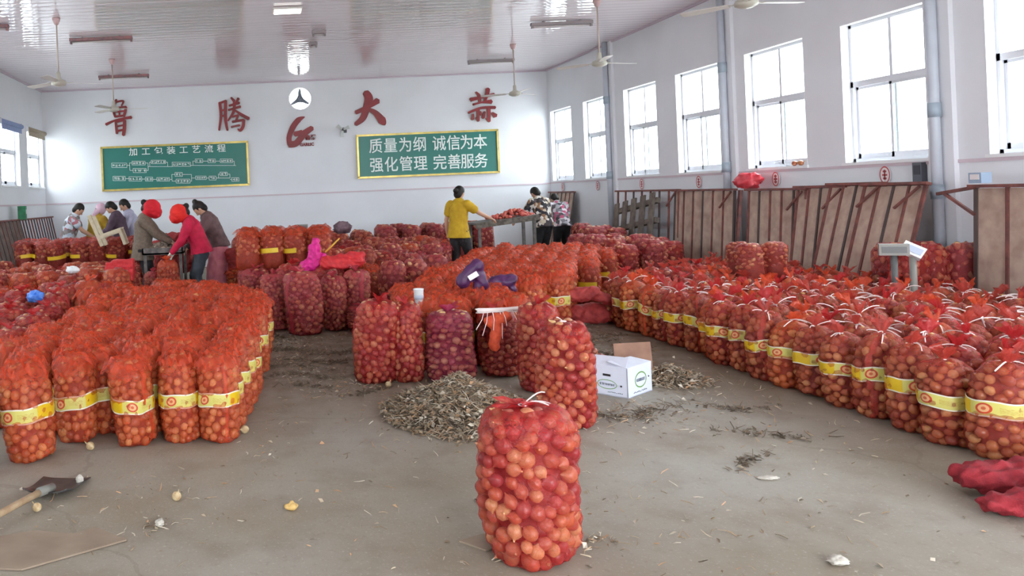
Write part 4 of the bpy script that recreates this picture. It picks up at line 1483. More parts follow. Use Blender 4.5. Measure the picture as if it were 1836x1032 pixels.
# name the inner bags of the right block by row and place
rowsR = {}
for s in SLOTS:
    if isinstance(s['label'], tuple):
        rowsR.setdefault(s['label'][1], []).append(s)
for i, lst in rowsR.items():
    lst.sort(key=lambda s: -s['y'])
    for q, s in enumerate(lst):
        s['label'] = 'tied bag of the right block, %s row from the aisle, %s from its far end' % (ORD[i], ORD[q] if q else 'first')
# keep people and furniture clear of bags
CLEAR = [(-1.78, 12.2, 0.36), (-0.9, 11.9, 0.36), (-0.66, 12.55, 0.36), (3.62, 14.0, 0.33), (5.72, 15.6, 0.33), (6.35, 16.3, 0.33), (-3.68, 15.3, 0.33), (-3.22, 15.5, 0.33), (-2.66, 15.3, 0.33), (-2.5, 15.75, 0.33),
         (-1.45, 12.3, 0.5), (4.4, 15.05, 0.42), (5.0, 15.05, 0.42), (-1.33, 11.62, 0.3), (-1.6, 11.75, 0.3), (-0.3, 12.3, 0.4)]
SLOTS = [s for s in SLOTS if s['must'] or not (13.0 < s['y'] < 16.25 and 0.30 < s['x'] / s['y'] < 0.412)]
SLOTS = [s for s in SLOTS if s['must'] or all(math.hypot(s['x'] - a, s['y'] - b_) > r_ for a, b_, r_ in CLEAR)]
SLOTS.sort(key=lambda s: (0 if s['must'] else 1, math.hypot(s['x'], s['y'])))
NEAR, FAR = SLOTS[:296], SLOTS[296:]
for s in NEAR:
    tl = s['tilt'] or (0, 0)
    rz = s['rz'] if s['rz'] is not None else rr.uniform(0, 6.28)
    bag_at(s['key'], (s['x'], s['y'], s['z']), rz, s['label'], s['group'], s['scale'], s['net'], tilt=tl)

def far_mass():
    M_bandp = mat('plain_yellow_band', (226, 192, 40), 0.5)
    slots = [M_onion_red, M_core] + NETS + [M_bandp]
    cache = {}
    V, F, MI, DE = [], [], [], []
    base = 0
    for s in FAR:
        if s['key'] not in cache:
            cache[s['key']] = lo_parts(s['key'])
        v, f, m, de = cache[s['key']]
        sc = s['scale'] if isinstance(s['scale'], tuple) else (s['scale'],) * 3
        tl = s['tilt'] or (0, 0)
        Mx = Matrix.Translation((s['x'], s['y'], s['z'])) @ Matrix.Rotation(rr.uniform(0, 6.28), 4, 'Z') @ Matrix.Rotation(tl[0], 4, 'X') @ Matrix.Rotation(tl[1], 4, 'Y') @ Matrix.Diagonal((*sc, 1))
        A = np.array(Mx)
        V.append(v @ A[:3, :3].T + A[:3, 3])
        F.extend([tuple(i + base for i in q) for q in f])
        ni = NETS.index(s['net'] or N_red)
        MI.extend([(k_ if k_ < 2 else (2 + ni if k_ == 2 else 2 + len(NETS))) for k_ in m])
        DE.extend(de)
        base += len(v)
    me = bpy.data.meshes.new('far_onion_bags')
    me.from_pydata(np.vstack(V).tolist(), [], F)
    for x in slots:
        me.materials.append(x)
    me.polygons.foreach_set('material_index', MI)
    me.polygons.foreach_set('use_smooth', [True] * len(F))
    at = me.attributes.new('dens', 'FLOAT', 'POINT')
    at.data.foreach_set('value', np.array(DE, dtype=np.float32))
    me.update()
    o = link(bpy.data.objects.new('far_onion_bags', me))
    tag(o, 'mass of pink and red onion bags filling the far end of the hall', 'bags', kind='stuff')
    print('BAGS near', len(NEAR), 'far', len(FAR), 'tris', sum(len(f) - 2 for f in F))
if FAR:
    far_mass()

# ------------------------------------------------------------------ tables, racks and pallet leaning on the side walls
M_board = mat('weathered_board', (192, 168, 152), 0.8, rgb2=(164, 138, 124), vscale=6, bump=0.15, bscale=30)
M_iron = mat('red_oxide_iron', (136, 78, 70), 0.6, rgb2=(100, 62, 58), vscale=10)
M_iron_d = mat('dark_iron', (84, 68, 66), 0.6)
M_pallet = mat('grey_pallet_wood', (128, 116, 106), 0.85, rgb2=(98, 88, 80), vscale=9)
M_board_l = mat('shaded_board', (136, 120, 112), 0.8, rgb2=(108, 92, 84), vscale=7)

def leaning_table(label, x_top, x_bot, y_far, y_near, ztop, n, tilt=0.0, planks=True, brackets=True, side=1, mb_=None, group='tables leaning on the window wall', legs=()):
    """table stood on its edge against a side wall: boards between red iron bars, folded leg brackets on the face"""
    L = y_far - y_near
    t = thing('trestle_table', label, 'table', (x_bot, y_far, 0), 0, group)
    lean = math.atan2(x_top - x_bot, ztop)
    H = math.hypot(ztop, x_top - x_bot)
    t.rotation_euler = (0, lean, 0)
    k_ = math.tan(tilt)
    def slant(mb):
        mb.v = [(x, y + k_ * (H - z), z) for x, y, z in mb.v]
        return mb
    bm_ = mb_ or M_board
    w = L / n
    for i in range(n):
        if planks:
            slant(MB().box((0, -(i + 0.5) * w, H / 2), (0.025, w - 0.035, H - 0.04))).build('plank', bm_, t)
    for i in range(n + 1):
        wd = 0.03 if 0 < i < n else 0.04
        slant(MB().box((-side * 0.012, -i * w, H / 2), (0.022, wd, H))).build('bar', M_iron if (i * 7 + n) % 3 else M_iron_d, t)
    MB().box((-side * 0.03, -L / 2, H), (0.06, L + 0.1, 0.03)).build('top_rail', M_iron, t)
    slant(MB().box((-side * 0.03, -L / 2, 0.03), (0.06, L + 0.05, 0.04))).build('bottom_rail', M_iron, t)
    if brackets:
        for y0, s in ((-L + 0.05, 1),):
            bb = MB()
            bb.bar((-side * 0.05, y0 - s * 0.02, H - 0.03), (-side * 0.06, y0 + s * 0.24, H - 0.27), 0.022)
            bb.build('brace', M_iron, t)
    for (ya, yb, out) in legs:
        bb = MB()
        bb.bar((-side * 0.05, -ya, H), (-side * out, -yb, 0.02), 0.035)
        bb.build('leg', M_iron, t)
    return t
leaning_table('board table leaning in the back right corner', 7.1, 6.85, 18.75, 17.35, 1.45, 6, brackets=False)
leaning_table('bare iron table frame with no boards above the grey pallet', 6.98, 6.9, 15.0, 12.85, 1.45, 7, planks=False)
leaning_table('board table right of the bare frame, beside the dark gap', 6.98, 6.88, 12.95, 11.35, 1.44, 6)
leaning_table('board table with a dark smudge below the red cloth', 6.97, 6.87, 11.0, 9.86, 1.43, 5, legs=((-0.12, -0.14, 0.1), (-0.16, -0.3, 0.0)))
leaning_table('first of the tilted board tables beside the near downpipe', 6.97, 6.78, 10.0, 9.2, 1.45, 4, tilt=0.02)
leaning_table('second of the tilted board tables beside the near downpipe', 6.95, 6.62, 9.4, 8.6, 1.47, 4, tilt=0.05)
leaning_table('last tilted board table, right next to the near downpipe', 6.93, 6.58, 8.85, 8.05, 1.46, 4, tilt=0.05)
leaning_table('large board table at the right picture edge under the near window', 6.90, 6.84, 7.46, 5.6, 1.43, 6, brackets=False, legs=())
_t = [o for o in C.objects if o.get('label', '').startswith('large board table at the right')][0]
MB().bar((-0.03, 0.0, 1.42), (-0.02, 0.42, 1.36), 0.03).build('rail_arm', M_iron, _t)
MB().bar((-0.03, 0.34, 1.37), (-0.03, 0.0, 1.16), 0.025).build('brace', M_iron, _t)
M_smudge = mat('dark_smudge', (92, 84, 84), 0.9)
# left wall
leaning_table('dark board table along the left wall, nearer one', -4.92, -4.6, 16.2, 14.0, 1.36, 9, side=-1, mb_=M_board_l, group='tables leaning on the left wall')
leaning_table('dark slatted table along the left wall, far one by the corner', -4.92, -4.65, 18.7, 16.4, 1.36, 11, side=-1, planks=False, brackets=False, group='tables leaning on the left wall')
# pallet
t = thing('wooden_pallet', 'grey wooden pallet leaning under the bare iron frame', 'pallet', (6.62, 14.75, 0))
t.rotation_euler = (Matrix.Rotation(math.atan2(0.25, 1.22), 3, 'Y') @ Matrix.Rotation(-0.16, 3, 'X')).to_euler()
for i in range(5):
    MB().box((0, -0.1 - 0.32 * i, 0.62), (0.025, 0.16, 1.24)).build('slat', M_pallet, t)
for z in (0.2, 0.75, 1.1):
    MB().box((0.05, -0.75, z), (0.07, 1.5, 0.09)).build('stringer', M_pallet, t)

# things lying on top of the leaning tables
def crumple(name, label, cat, loc, size, m, seed, n=16, dens=None, rz=0.0, amp=0.25, label2=None, thick=True):
    """crumpled cloth or plastic: closed lumpy shell with creases"""
    rg = np.random.default_rng(seed)
    k = rg.normal(0, 5, (7, 3)); ph = rg.uniform(0, 6.28, 7)
    mb = MB(); mb.smooth = True
    mb.ball((0, 0, 0), 1.0, n * 2, n)
    V = np.array(mb.v)
    d = np.zeros(len(V))
    for q in range(7):
        d += (1 - np.abs(np.sin(V @ k[q] + ph[q]))) * amp / 2.2
    V = V * (0.72 + d)[:, None] * np.array(size) / 2
    zmin = V[:, 2].min()
    V[:, 2] = np.maximum(V[:, 2] - zmin - size[2] * 0.12, 0)
    mb.v = [tuple(p) for p in V]
    me = mb.mesh(name, m)
    if dens is not None:
        at = me.attributes.new('dens', 'FLOAT', 'POINT')
        at.data.foreach_set('value', np.full(len(V), dens, dtype=np.float32))
    o = link(bpy.data.objects.new(name, me))
    o.location = loc
    o.rotation_euler = (0, 0, rz)
    return tag(o, label, cat)
M_redcloth = mat('red_plastic_cloth', (214, 52, 66), 0.4, rgb2=(230, 90, 100), vscale=9)
crumple('red_cloth', 'crumpled red plastic cloth lying on top of a leaning table', 'cloth', (6.93, 10.98, 1.45), (0.2, 0.42, 0.2), M_redcloth, 3, amp=0.35)
t = thing('meter_box', 'small blue-grey meter box on the table at the right edge', 'box', (6.85, 7.38, 1.46))
MB().box((0, 0, 0.05), (0.1, 0.13, 0.1)).build('housing', mat('meter_blue', (150, 168, 190), 0.4), t)
MB().box((-0.052, 0, 0.06), (0.006, 0.09, 0.05)).build('dial', M_plate, t)
t = thing('green_box', 'green carton standing on the left wall tables', 'box', (-4.86, 16.25, 1.37), 0.2)
MB().box((0, 0, 0.14), (0.16, 0.26, 0.28)).build('carton', mat('green_card', (24, 104, 66), 0.5, rgb2=(36, 140, 90), vscale=9), t)
MB().box((0.082, 0, 0.16), (0.004, 0.12, 0.09)).build('white_print', M_plate, t)

# ------------------------------------------------------------------ platform scales
M_scale = mat('scale_grey', (142, 140, 134), 0.45)
M_screen = mat('scale_screen_dark', (92, 92, 92), 0.3)
M_white_pl = mat('white_plastic', (236, 238, 240), 0.35)
def platform_scale(label, x, y, zh, w, h, rz, pitch, white):
    t = thing('platform_scale', label, 'scale', (x, y, 0), rz)
    bb = MB()
    bb.box((0, 0.2, 0.05), (0.4, 0.5, 0.06))
    bb.build('platform', M_scale, t)
    bb = MB(); bb.smooth = True
    bb.tube([(0, 0, 0.03), (0, 0, zh - h * 0.4)], 0.028, 10)
    bb.build('post', M_screen if not white else M_scale, t)
    R = Matrix.Rotation(0.5 if white else 0.0, 3, 'Y') @ Matrix.Rotation(pitch, 3, 'X')
    mb = MB()
    mb.box((0, 0, zh), (w, 0.07, h), rot=R)
    hd = mb.build('display_head', M_scale if not white else M_white_pl, t)
    mb = MB()
    c = Vector((0, 0, zh)) + R @ Vector((0, -0.037, 0))
    mb.box(c, (w * 0.82, 0.006, h * 0.55), rot=R)
    mb.build('screen', M_screen if not white else mat('pale_screen', (196, 206, 226), 0.2), hd)
    return t
platform_scale('platform scale with dark grey display among the right bags', 5.86, 7.2, 0.885, 0.22, 0.105, -0.55, 0.0, False)
s2 = platform_scale('platform scale with tilted white display next to the dark one', 6.05, 7.22, 0.865, 0.17, 0.11, -0.75, -0.5, True)
platform_scale('small grey platform scale on a post far back left of centre', 0.78, 13.2, 1.09, 0.17, 0.09, 0.0, 0.0, False)

# ------------------------------------------------------------------ white carton with flaps, card behind, red basin
M_carton = mat('white_carton', (222, 226, 240), 0.6, var=0.04, vscale=9)
M_brown = mat('brown_card', (158, 120, 100), 0.8, rgb2=(138, 102, 86), vscale=7)
M_ink = mat('grey_ink', (106, 116, 130), 0.6)
M_leaf = mat('green_ink', (110, 158, 70), 0.6)
M_hole = mat('carton_hole', (52, 46, 50), 0.9)
t = thing('white_carton', 'open white carton with green oval logos on the floor', 'box', (2.70, 5.79, 0), math.atan2(0.21, 0.28))
LX, LY, LZ, tk = 0.36, 0.30, 0.222, 0.006
MB().box2((0, 0, 0), (LX, LY, tk)).build('base_panel', M_carton, t)
pf = MB().box2((0, 0, 0), (LX, tk, LZ)).build('front_panel', M_carton, t)
pl = MB().box2((0, 0, 0), (tk, LY, LZ)).build('side_panel', M_carton, t)
MB().box2((0, LY - tk, 0), (LX, LY, LZ)).build('rear_panel', M_carton, t)
MB().box2((LX - tk, 0, 0), (LX, LY, LZ)).build('side_panel', M_carton, t)
bb = MB(); bb.add([(0, 0, LZ), (LX, 0, LZ), (LX * 0.99, 0.16, LZ + 0.015), (0.01, 0.16, LZ + 0.03), (0, 0, LZ + 0.005), (LX, 0, LZ + 0.005), (LX * 0.99, 0.16, LZ + 0.02), (0.01, 0.16, LZ + 0.035)], [(0, 1, 2, 3), (7, 6, 5, 4), (0, 4, 5, 1), (1, 5, 6, 2), (2, 6, 7, 3), (3, 7, 4, 0)])
bb.build('flap', M_carton, t)
bb = MB(); bb.add([(0, 0.01, LZ), (0, LY, LZ), (0.1, LY, LZ + 0.05), (0.12, 0.05, LZ + 0.055), (0, 0.01, LZ + 0.005), (0, LY, LZ + 0.005), (0.1, LY, LZ + 0.055), (0.12, 0.05, LZ + 0.06)], [(0, 1, 2, 3), (7, 6, 5, 4), (0, 4, 5, 1), (1, 5, 6, 2), (2, 6, 7, 3), (3, 7, 4, 0)])
bb.build('flap', M_carton, t)
tc_ = thing('card_panel', 'brown cardboard panel propped upright behind the white carton', 'cardboard', (3.02, 6.36, 0), 0.04)
bb = MB(); bb.box((0, 0, 0.148), (0.31, 0.008, 0.3), rot=Matrix.Rotation(-0.12, 3, 'X'))
bb.build('sheet', M_brown, tc_)
bb = MB(); bb.box((0, -0.055, 0.008), (0.31, 0.11, 0.008))
bb.build('folded_foot', M_brown, tc_)
def oval_ring(mb, cx, cz, rx, rz, wd, y, axis):
    n = 32
    A = [(cx + rx * math.cos(2 * PI * i / n), cz + rz * math.sin(2 * PI * i / n)) for i in range(n)]
    B = [(cx + (rx - wd) * math.cos(2 * PI * i / n), cz + (rz - wd) * math.sin(2 * PI * i / n)) for i in range(n)]
    if axis == 'y':
        vs = [(a, y, c_) for a, c_ in A] + [(a, y, c_) for a, c_ in B]
    else:
        vs = [(y, a, c_) for a, c_ in A] + [(y, a, c_) for a, c_ in B]
    mb.add(vs, [(i, (i + 1) % n, n + (i + 1) % n, n + i) for i in range(n)])
mb = MB(); oval_ring(mb, 0.19, 0.115, 0.085, 0.06, 0.009, -0.002, 'y'); mb.build('oval_logo', M_leaf, pf)
mb = MB(); oval_ring(mb, 0.16, 0.085, 0.078, 0.036, 0.005, -0.002, 'x'); mb.build('oval_logo', M_leaf, pl)
def scribble(mb, cx, cz, w, h, n, axis, y):
    rg = random.Random(int(cx * 999))
    for i in range(n):
        x0 = cx - w / 2 + w * i / n
        for q in range(2):
            if rg.random() < 0.75:
                c_ = (x0 + rg.uniform(0, w / n * 0.7), y, cz) if axis == 'y' else (y, x0 + rg.uniform(0, w / n * 0.7), cz)
                mb.box(c_, (0.003, 0.002, h) if axis == 'y' else (0.002, 0.003, h))
        c_ = (x0 + w / n * 0.4, y, cz + rg.choice([-1, 0, 1]) * h * 0.4) if axis == 'y' else (y, x0 + w / n * 0.4, cz + rg.choice([-1, 0, 1]) * h * 0.4)
        mb.box(c_, (w / n * 0.7, 0.002, 0.003) if axis == 'y' else (0.002, w / n * 0.7, 0.003))
mb = MB(); scribble(mb, 0.19, 0.115, 0.13, 0.022, 8, 'y', -0.002); scribble(mb, 0.18, 0.03, 0.2, 0.008, 12, 'y', -0.002); mb.build('print', M_ink, pf)
mb = MB(); scribble(mb, 0.16, 0.085, 0.12, 0.016, 9, 'x', -0.002); scribble(mb, 0.1, 0.03, 0.12, 0.006, 9, 'x', -0.002); mb.build('print', M_ink, pl)
MB().box((-0.001, 0.16, 0.155), (0.004, 0.06, 0.016)).build('hand_hole', M_hole, pl)
mb = MB(); mb.lathe([(0.007, -0.002), (0.007, 0.002)], 12, (-0.001, 0.05, 0.085), Matrix.Rotation(PI / 2, 3, 'Y')); mb.build('vent_hole', M_hole, pl)
mb = MB(); mb.lathe([(0.006, -0.002), (0.006, 0.002)], 12, (0.31, -0.001, 0.12), Matrix.Rotation(PI / 2, 3, 'X')); mb.build('vent_hole', M_hole, pf)

M_basin = mat('red_basin', (188, 62, 48), 0.4)
t = thing('red_basin', 'deep red basin holding onions behind the white carton', 'basin', (2.72, 6.52, 0))
bb = MB(); bb.smooth = True
bb.lathe([(0.0, 0.0), (0.12, 0.0), (0.155, 0.15), (0.165, 0.157), (0.165, 0.166), (0.15, 0.16), (0.115, 0.012), (0.0, 0.01)], 28)
bb.build('bowl', M_basin, t)
def loose_onion(label, loc, r_, group=None, m=None, tilt=0.5, rz=0.0):
    t = thing('loose_onion', label, 'onion', loc, rz, group)
    tv, tf = T_HI
    mb = MB(); mb.smooth = True
    R = np.array(Matrix.Rotation(tilt, 3, 'X'))
    V = (tv * r_) @ R.T
    V[:, 2] -= V[:, 2].min()
    mb.add(V, tf)
    mb.build('bulb', m or M_onion, t, fix=False)
    bb = MB()
    neck = R @ np.array([0, 0, r_ * 1.25]); tip = R @ np.array([0.004, 0.006, r_ * 1.8])
    dz = (((tv * r_) @ R.T)[:, 2]).min()
    bb.tube([(neck[0], neck[1], neck[2] - dz), (tip[0], tip[1], tip[2] - dz)], [r_ * 0.14, r_ * 0.05], 6)
    bb.build('neck', mat('dry_neck', (206, 178, 130), 0.7), t)
    return t
for i, (dx, dy, dz) in enumerate(((-0.08, -0.05, 0.06), (0.0, -0.08, 0.065), (0.08, -0.04, 0.06), (-0.03, 0.03, 0.09), (0.07, 0.05, 0.085), (-0.1, 0.05, 0.07), (0.02, 0.0, 0.12))):
    loose_onion('onion heaped in the red basin behind the carton', (2.72 + dx, 6.52 + dy, dz + 0.075), 0.034, 'onions in the red basin', M_onion_red, 0.4 + i * 0.5, i * 1.3)
M_palebulb = mat('pale_bulb', (206, 186, 146), 0.5, rgb2=(170, 138, 98), vscale=45)
for lab, x, y, r_, a in (('pale onion lying alone on the floor left of centre', -0.49, 4.19, 0.03, 1.2), ('onion by the foot of the slumped red sack', 1.19, 8.78, 0.035, 0.8), ('second onion at the slumped red sack, darker side', 1.1, 8.72, 0.03, 1.5),
                          ('onion on the floor beside the leaning banded bag, lower left', -1.15, 5.12, 0.032, 1.0), ('onion at the right foot of the left block', -0.14, 5.34, 0.034, 1.4), ('onion at the bottom of the shovel handle', -1.22, 4.12, 0.028, 1.1),
                          ('onion in front of the leftmost plump red sack', 1.03, 6.44, 0.03, 0.6)):
    loose_onion(lab, (x, y, 0), r_ * 0.85, None, M_palebulb, a, x * 7)
for lab, y in (('onion on the window sill, left of the pair', 10.45), ('onion on the window sill, right of the pair', 10.33)):
    loose_onion(lab, (XR + 0.03, y, 1.735), 0.035, None, M_onion, 1.2, 0.4)
t = thing('tan_lump', 'small tan lump lying on the floor left of the foreground bag', 'lump', (0.12, 4.0, 0), 0.3)
bb = MB(); bb.smooth = True
bb.ball((0, 0, 0.018), (0.034, 0.024, 0.02), 14, 9)
for i, v_ in enumerate(bb.v):
    f = 1 + 0.16 * math.sin(v_[0] * 170 + 1) + 0.12 * math.sin(v_[1] * 230)
    bb.v[i] = (v_[0] * f, v_[1] * f, max(v_[2] * f, 0.0))
bb.build('lump_body', mat('tan_crust', (216, 178, 110), 0.8, var=0.2, vscale=60), t)

# ------------------------------------------------------------------ shovel, card sheets, empty sacks on the floor
t = thing('shovel', 'black scoop shovel with wooden handle at the lower left', 'shovel', (-1.22, 4.27, 0))
M_blk = mat('black_plastic', (56, 54, 54), 0.45, rgb2=(78, 74, 72), vscale=12)
bb = MB()
def scoop(u, v):
    # u across, v from socket to lip; axis points away from the handle
    ax = Vector((0.15, 0.95, 0)).normalized(); sx = Vector((ax.y, -ax.x, 0))
    w = 0.125 + 0.02 * v
    z = 0.012 + 0.022 * (abs(u * 2 - 1) ** 4) * (1 - 0.6 * v) + 0.035 * (1 - v) ** 4
    return Vector((0.0, 0.0, z)) + ax * (v * 0.31) + sx * ((u * 2 - 1) * w)
bb.smooth = True
bb.grid(scoop, 15, 12)
o = bb.build('scoop_blade', M_blk, t, fix=False)
sm = o.modifiers.new('thick', 'SOLIDIFY'); sm.thickness = 0.006
bb = MB(); bb.smooth = True
bb.tube([(0.03, 0.06, 0.05), (-0.02, -0.04, 0.06)], [0.024, 0.026], 12)
bb.build('socket', mat('socket_grey', (120, 118, 112), 0.5), t)
bb = MB(); bb.smooth = True
bb.tube([(-0.01, -0.02, 0.058), (-0.25, -0.5, 0.05), (-0.42, -0.84, 0.03)], 0.019, 12)
bb.build('handle', mat('shovel_wood', (196, 172, 140), 0.7, rgb2=(170, 140, 108), vscale=12), t)

def card_sheet(name, label, pts, m):
    bb = MB()
    n = len(pts)
    bb.add([(x, y, 0.002) for x, y in pts] + [(x, y, 0.010) for x, y in pts], [tuple(range(n - 1, -1, -1)), tuple(range(n, 2 * n))] + [(i, (i + 1) % n, (i + 1) % n + n, i + n) for i in range(n)])
    return tag(bb.build(name, m), label, 'cardboard')
M_card_floor = mat('floor_cardboard', (150, 132, 114), 0.85, rgb2=(134, 115, 98), vscale=5)
card_sheet('cardboard_sheet', 'flat brown cardboard sheet on the floor, bottom left corner', [(-1.5, 3.52), (-1.1, 3.45), (-0.68, 3.71), (-0.86, 3.87), (-0.95, 3.80), (-1.16, 3.86), (-1.5, 3.75)], M_card_floor)
card_sheet('cardboard_scrap', 'small cardboard scrap tucked by the foreground bag', [(0.86, 3.55), (0.95, 3.45), (1.05, 3.47), (1.06, 3.6), (0.98, 3.61)], M_card_floor)

def fuse(mb, voxel=0.012, smooth=4, name='fused', mats=None):
    """join overlapping closed pieces into one continuous surface"""
    me = mb.mesh('tmp', M_blk)
    o = bpy.data.objects.new('tmp', me)
    r = o.modifiers.new('r', 'REMESH')
    r.mode = 'VOXEL'
    r.voxel_size = voxel
    r.use_smooth_shade = True
    if smooth:
        s = o.modifiers.new('s', 'SMOOTH')
        s.iterations = smooth
        s.factor = 0.5
    out = evaluated_mesh(o)
    out.name = name
    out.materials.clear()
    for m in (mats or []):
        out.materials.append(m)
    return out

def wrinkle(me, amp, freq, seed, flat_floor=True):
    rg = np.random.default_rng(seed)
    n = len(me.vertices)
    V = np.zeros(n * 3); me.vertices.foreach_get('co', V); V = V.reshape(-1, 3)
    N = np.zeros(n * 3); me.vertices.foreach_get('normal', N); N = N.reshape(-1, 3)
    d = np.zeros(n)
    for q in range(6):
        k = rg.normal(0, freq, 3)
        d += (1 - np.abs(np.sin(V @ k + rg.uniform(0, 6.28) + 1.5 * np.sin(V @ rg.normal(0, freq * 0.5, 3)))))
    V = V + N * ((d / 6 - 0.35) * amp)[:, None]
    if flat_floor:
        V[:, 2] = np.maximum(V[:, 2], 0.003)
    me.vertices.foreach_set('co', V.reshape(-1))
    me.update()

M_sackcloth = mat('dark_red_net_fabric', (152, 34, 44), 0.8, rgb2=(128, 22, 34), vscale=22, bump=0.3, bscale=160)
mb = MB()
mb.tube([(-0.02, 0.15, 0.08), (0.3, 0.10, 0.085), (0.7, 0.05, 0.08), (1.0, 0.0, 0.07)], [0.10, 0.13, 0.14, 0.13], 14, flat=0.7, side=(0, 1, 0))
mb.tube([(-0.20, -0.08, 0.05), (0.1, -0.14, 0.07), (0.5, -0.17, 0.075), (1.0, -0.19, 0.07)], [0.05, 0.12, 0.14, 0.14], 14, flat=0.62, side=(0, 1, 0))
mb.ball((-0.05, 0.16, 0.09), (0.05, 0.09, 0.06)); mb.ball((0.4, 0.0, 0.07), (0.3, 0.14, 0.065)); mb.ball((0.75, -0.04, 0.07), (0.35, 0.14, 0.07))
me = fuse(mb, 0.009, 6, 'empty_net_sack', [M_sackcloth])
wrinkle(me, 0.045, 30, 5)
o = place('empty_net_sack', me, None, (3.50, 3.69, 0.0), (0, 0, 0.0))
tag(o, 'folded empty dark red net sack on the floor at the lower right', 'sack')
bb = MB(); bb.smooth = True
bb.tube([(0.36, 0.12, 0.135), (0.6, 0.06, 0.14), (0.95, -0.02, 0.128)], [0.006, 0.008, 0.006], 6)
bb.build('pale_hem', mat('pale_hem', (226, 150, 130), 0.6), o)

def limp_sack(label, loc, pieces, m, seed, amp=0.03, rz=0.0, name='empty_net_sack', voxel=0.012):
    mb = MB()
    for (a, b_, r_) in pieces:
        mb.tube([a, [(a[i] + b_[i]) / 2 for i in range(3)], b_], [r_ * 0.8, r_, r_ * 0.8], 12, flat=0.7)
        mb.ball(a, r_ * 0.8); mb.ball(b_, r_ * 0.8)
    me = fuse(mb, voxel, 4, name, [m])
    wrinkle(me, amp, 24, seed, False)
    o = place(name, me, None, loc, (0, 0, rz))
    return tag(o, label, 'sack')
M_red_fab = mat('bright_red_net_fabric', (220, 52, 54), 0.6, rgb2=(190, 34, 44), vscale=20, bump=0.3, bscale=150)
M_rust_fab = mat('rust_net_fabric', (180, 62, 58), 0.65, rgb2=(150, 44, 46), vscale=20, bump=0.3, bscale=150)
M_orange_fab = mat('orange_net_fabric', (226, 92, 50), 0.6, rgb2=(198, 64, 36), vscale=20, bump=0.3, bscale=150)
M_mag_fab = mat('magenta_net_fabric', (232, 40, 150), 0.55, rgb2=(200, 20, 120), vscale=24, bump=0.3, bscale=150)
M_prp_fab = mat('purple_sack_fabric', (64, 30, 74), 0.5, rgb2=(84, 36, 86), vscale=14)
limp_sack('limp rust-red empty sack lying at the end of the right aisle', (3.55, 9.0, 0.0), [((0, 0, 0.33), (0.28, -0.05, 0.36), 0.1), ((0.28, -0.05, 0.34), (0.55, -0.1, 0.24), 0.08), ((0.1, 0, 0.12), (0.5, 0, 0.12), 0.14)], M_rust_fab, 4)
mg = limp_sack('bright magenta net standing on the pink-red cluster', (0.70, 9.85, 0.74), [((0, 0, 0.0), (0.02, 0, 0.2), 0.1), ((-0.1, 0, -0.02), (0.06, 0, 0.05), 0.1), ((0.02, 0, 0.18), (0.03, 0, 0.29), 0.06), ((0.12, 0, 0.1), (0.1, 0, 0.0), 0.05)], M_mag_fab, 8, 0.05)
limp_sack('red folded nets beside the magenta one on the cluster', (1.05, 9.75, 0.74), [((-0.2, 0, 0.02), (0.2, 0, 0.04), 0.11), ((0.1, 0, 0.1), (0.24, 0, 0.08), 0.07)], M_red_fab, 9, 0.05)
t = thing('yellow_stick', 'yellow stick poking up beside the magenta net', 'stick', (0.86, 9.95, 0.88))
bb = MB(); bb.smooth = True
bb.tube([(0, 0, 0), (0.1, 0, 0.09), (0.19, 0.02, 0.17)], [0.012, 0.012, 0.009], 8)
bb.build('shaft', mat('yellow_stick', (222, 172, 60), 0.6), t)
ps = limp_sack('purple printed sack draped over the orange bags', (2.05, 7.55, 0.62), [((-0.08, 0, 0.1), (0.06, 0, 0.24), 0.09), ((0.06, 0, 0.24), (0.12, 0, 0.06), 0.07), ((0.06, 0, 0.05), (0.05, -0.03, -0.06), 0.06)], M_prp_fab, 12, 0.03, name='printed_sack')
bb = MB(); bb.box((0.0, -0.082, 0.155), (0.1, 0.006, 0.05), rot=Matrix.Rotation(-0.5, 3, 'Y') @ Matrix.Rotation(-0.2, 3, 'X'))
bb.build('white_print', M_plate, ps)
limp_sack('dark purple sack crumpled right of the printed one', (2.5, 8.0, 0.62), [((-0.1, 0, 0.02), (0.08, 0, 0.04), 0.08), ((0.06, 0, 0.05), (0.1, 0, -0.06), 0.05)], M_prp_fab, 13, 0.04, name='printed_sack')
limp_sack('orange empty net hanging below the white tie strings', (1.93, 6.38, 0.3), [((-0.06, 0, 0.22), (0.08, 0, 0.25), 0.06), ((0.0, 0, 0.2), (-0.03, 0, 0.02), 0.065)], M_orange_fab, 14, 0.03)
mb = MB()
mb.box((0, 0, 0.14), (0.38, 0.3, 0.26)); mb.box((0.05, 0, 0.2), (0.3, 0.32, 0.2))
me = fuse(mb, 0.012, 5, 'folded_nets', [M_red_fab]); wrinkle(me, 0.035, 16, 21, False)
tag(place('folded_nets', me, None, (-1.95, 11.0, 0.52), (0, 0, 0.1)), 'square stack of bright red folded nets on the left field', 'nets')
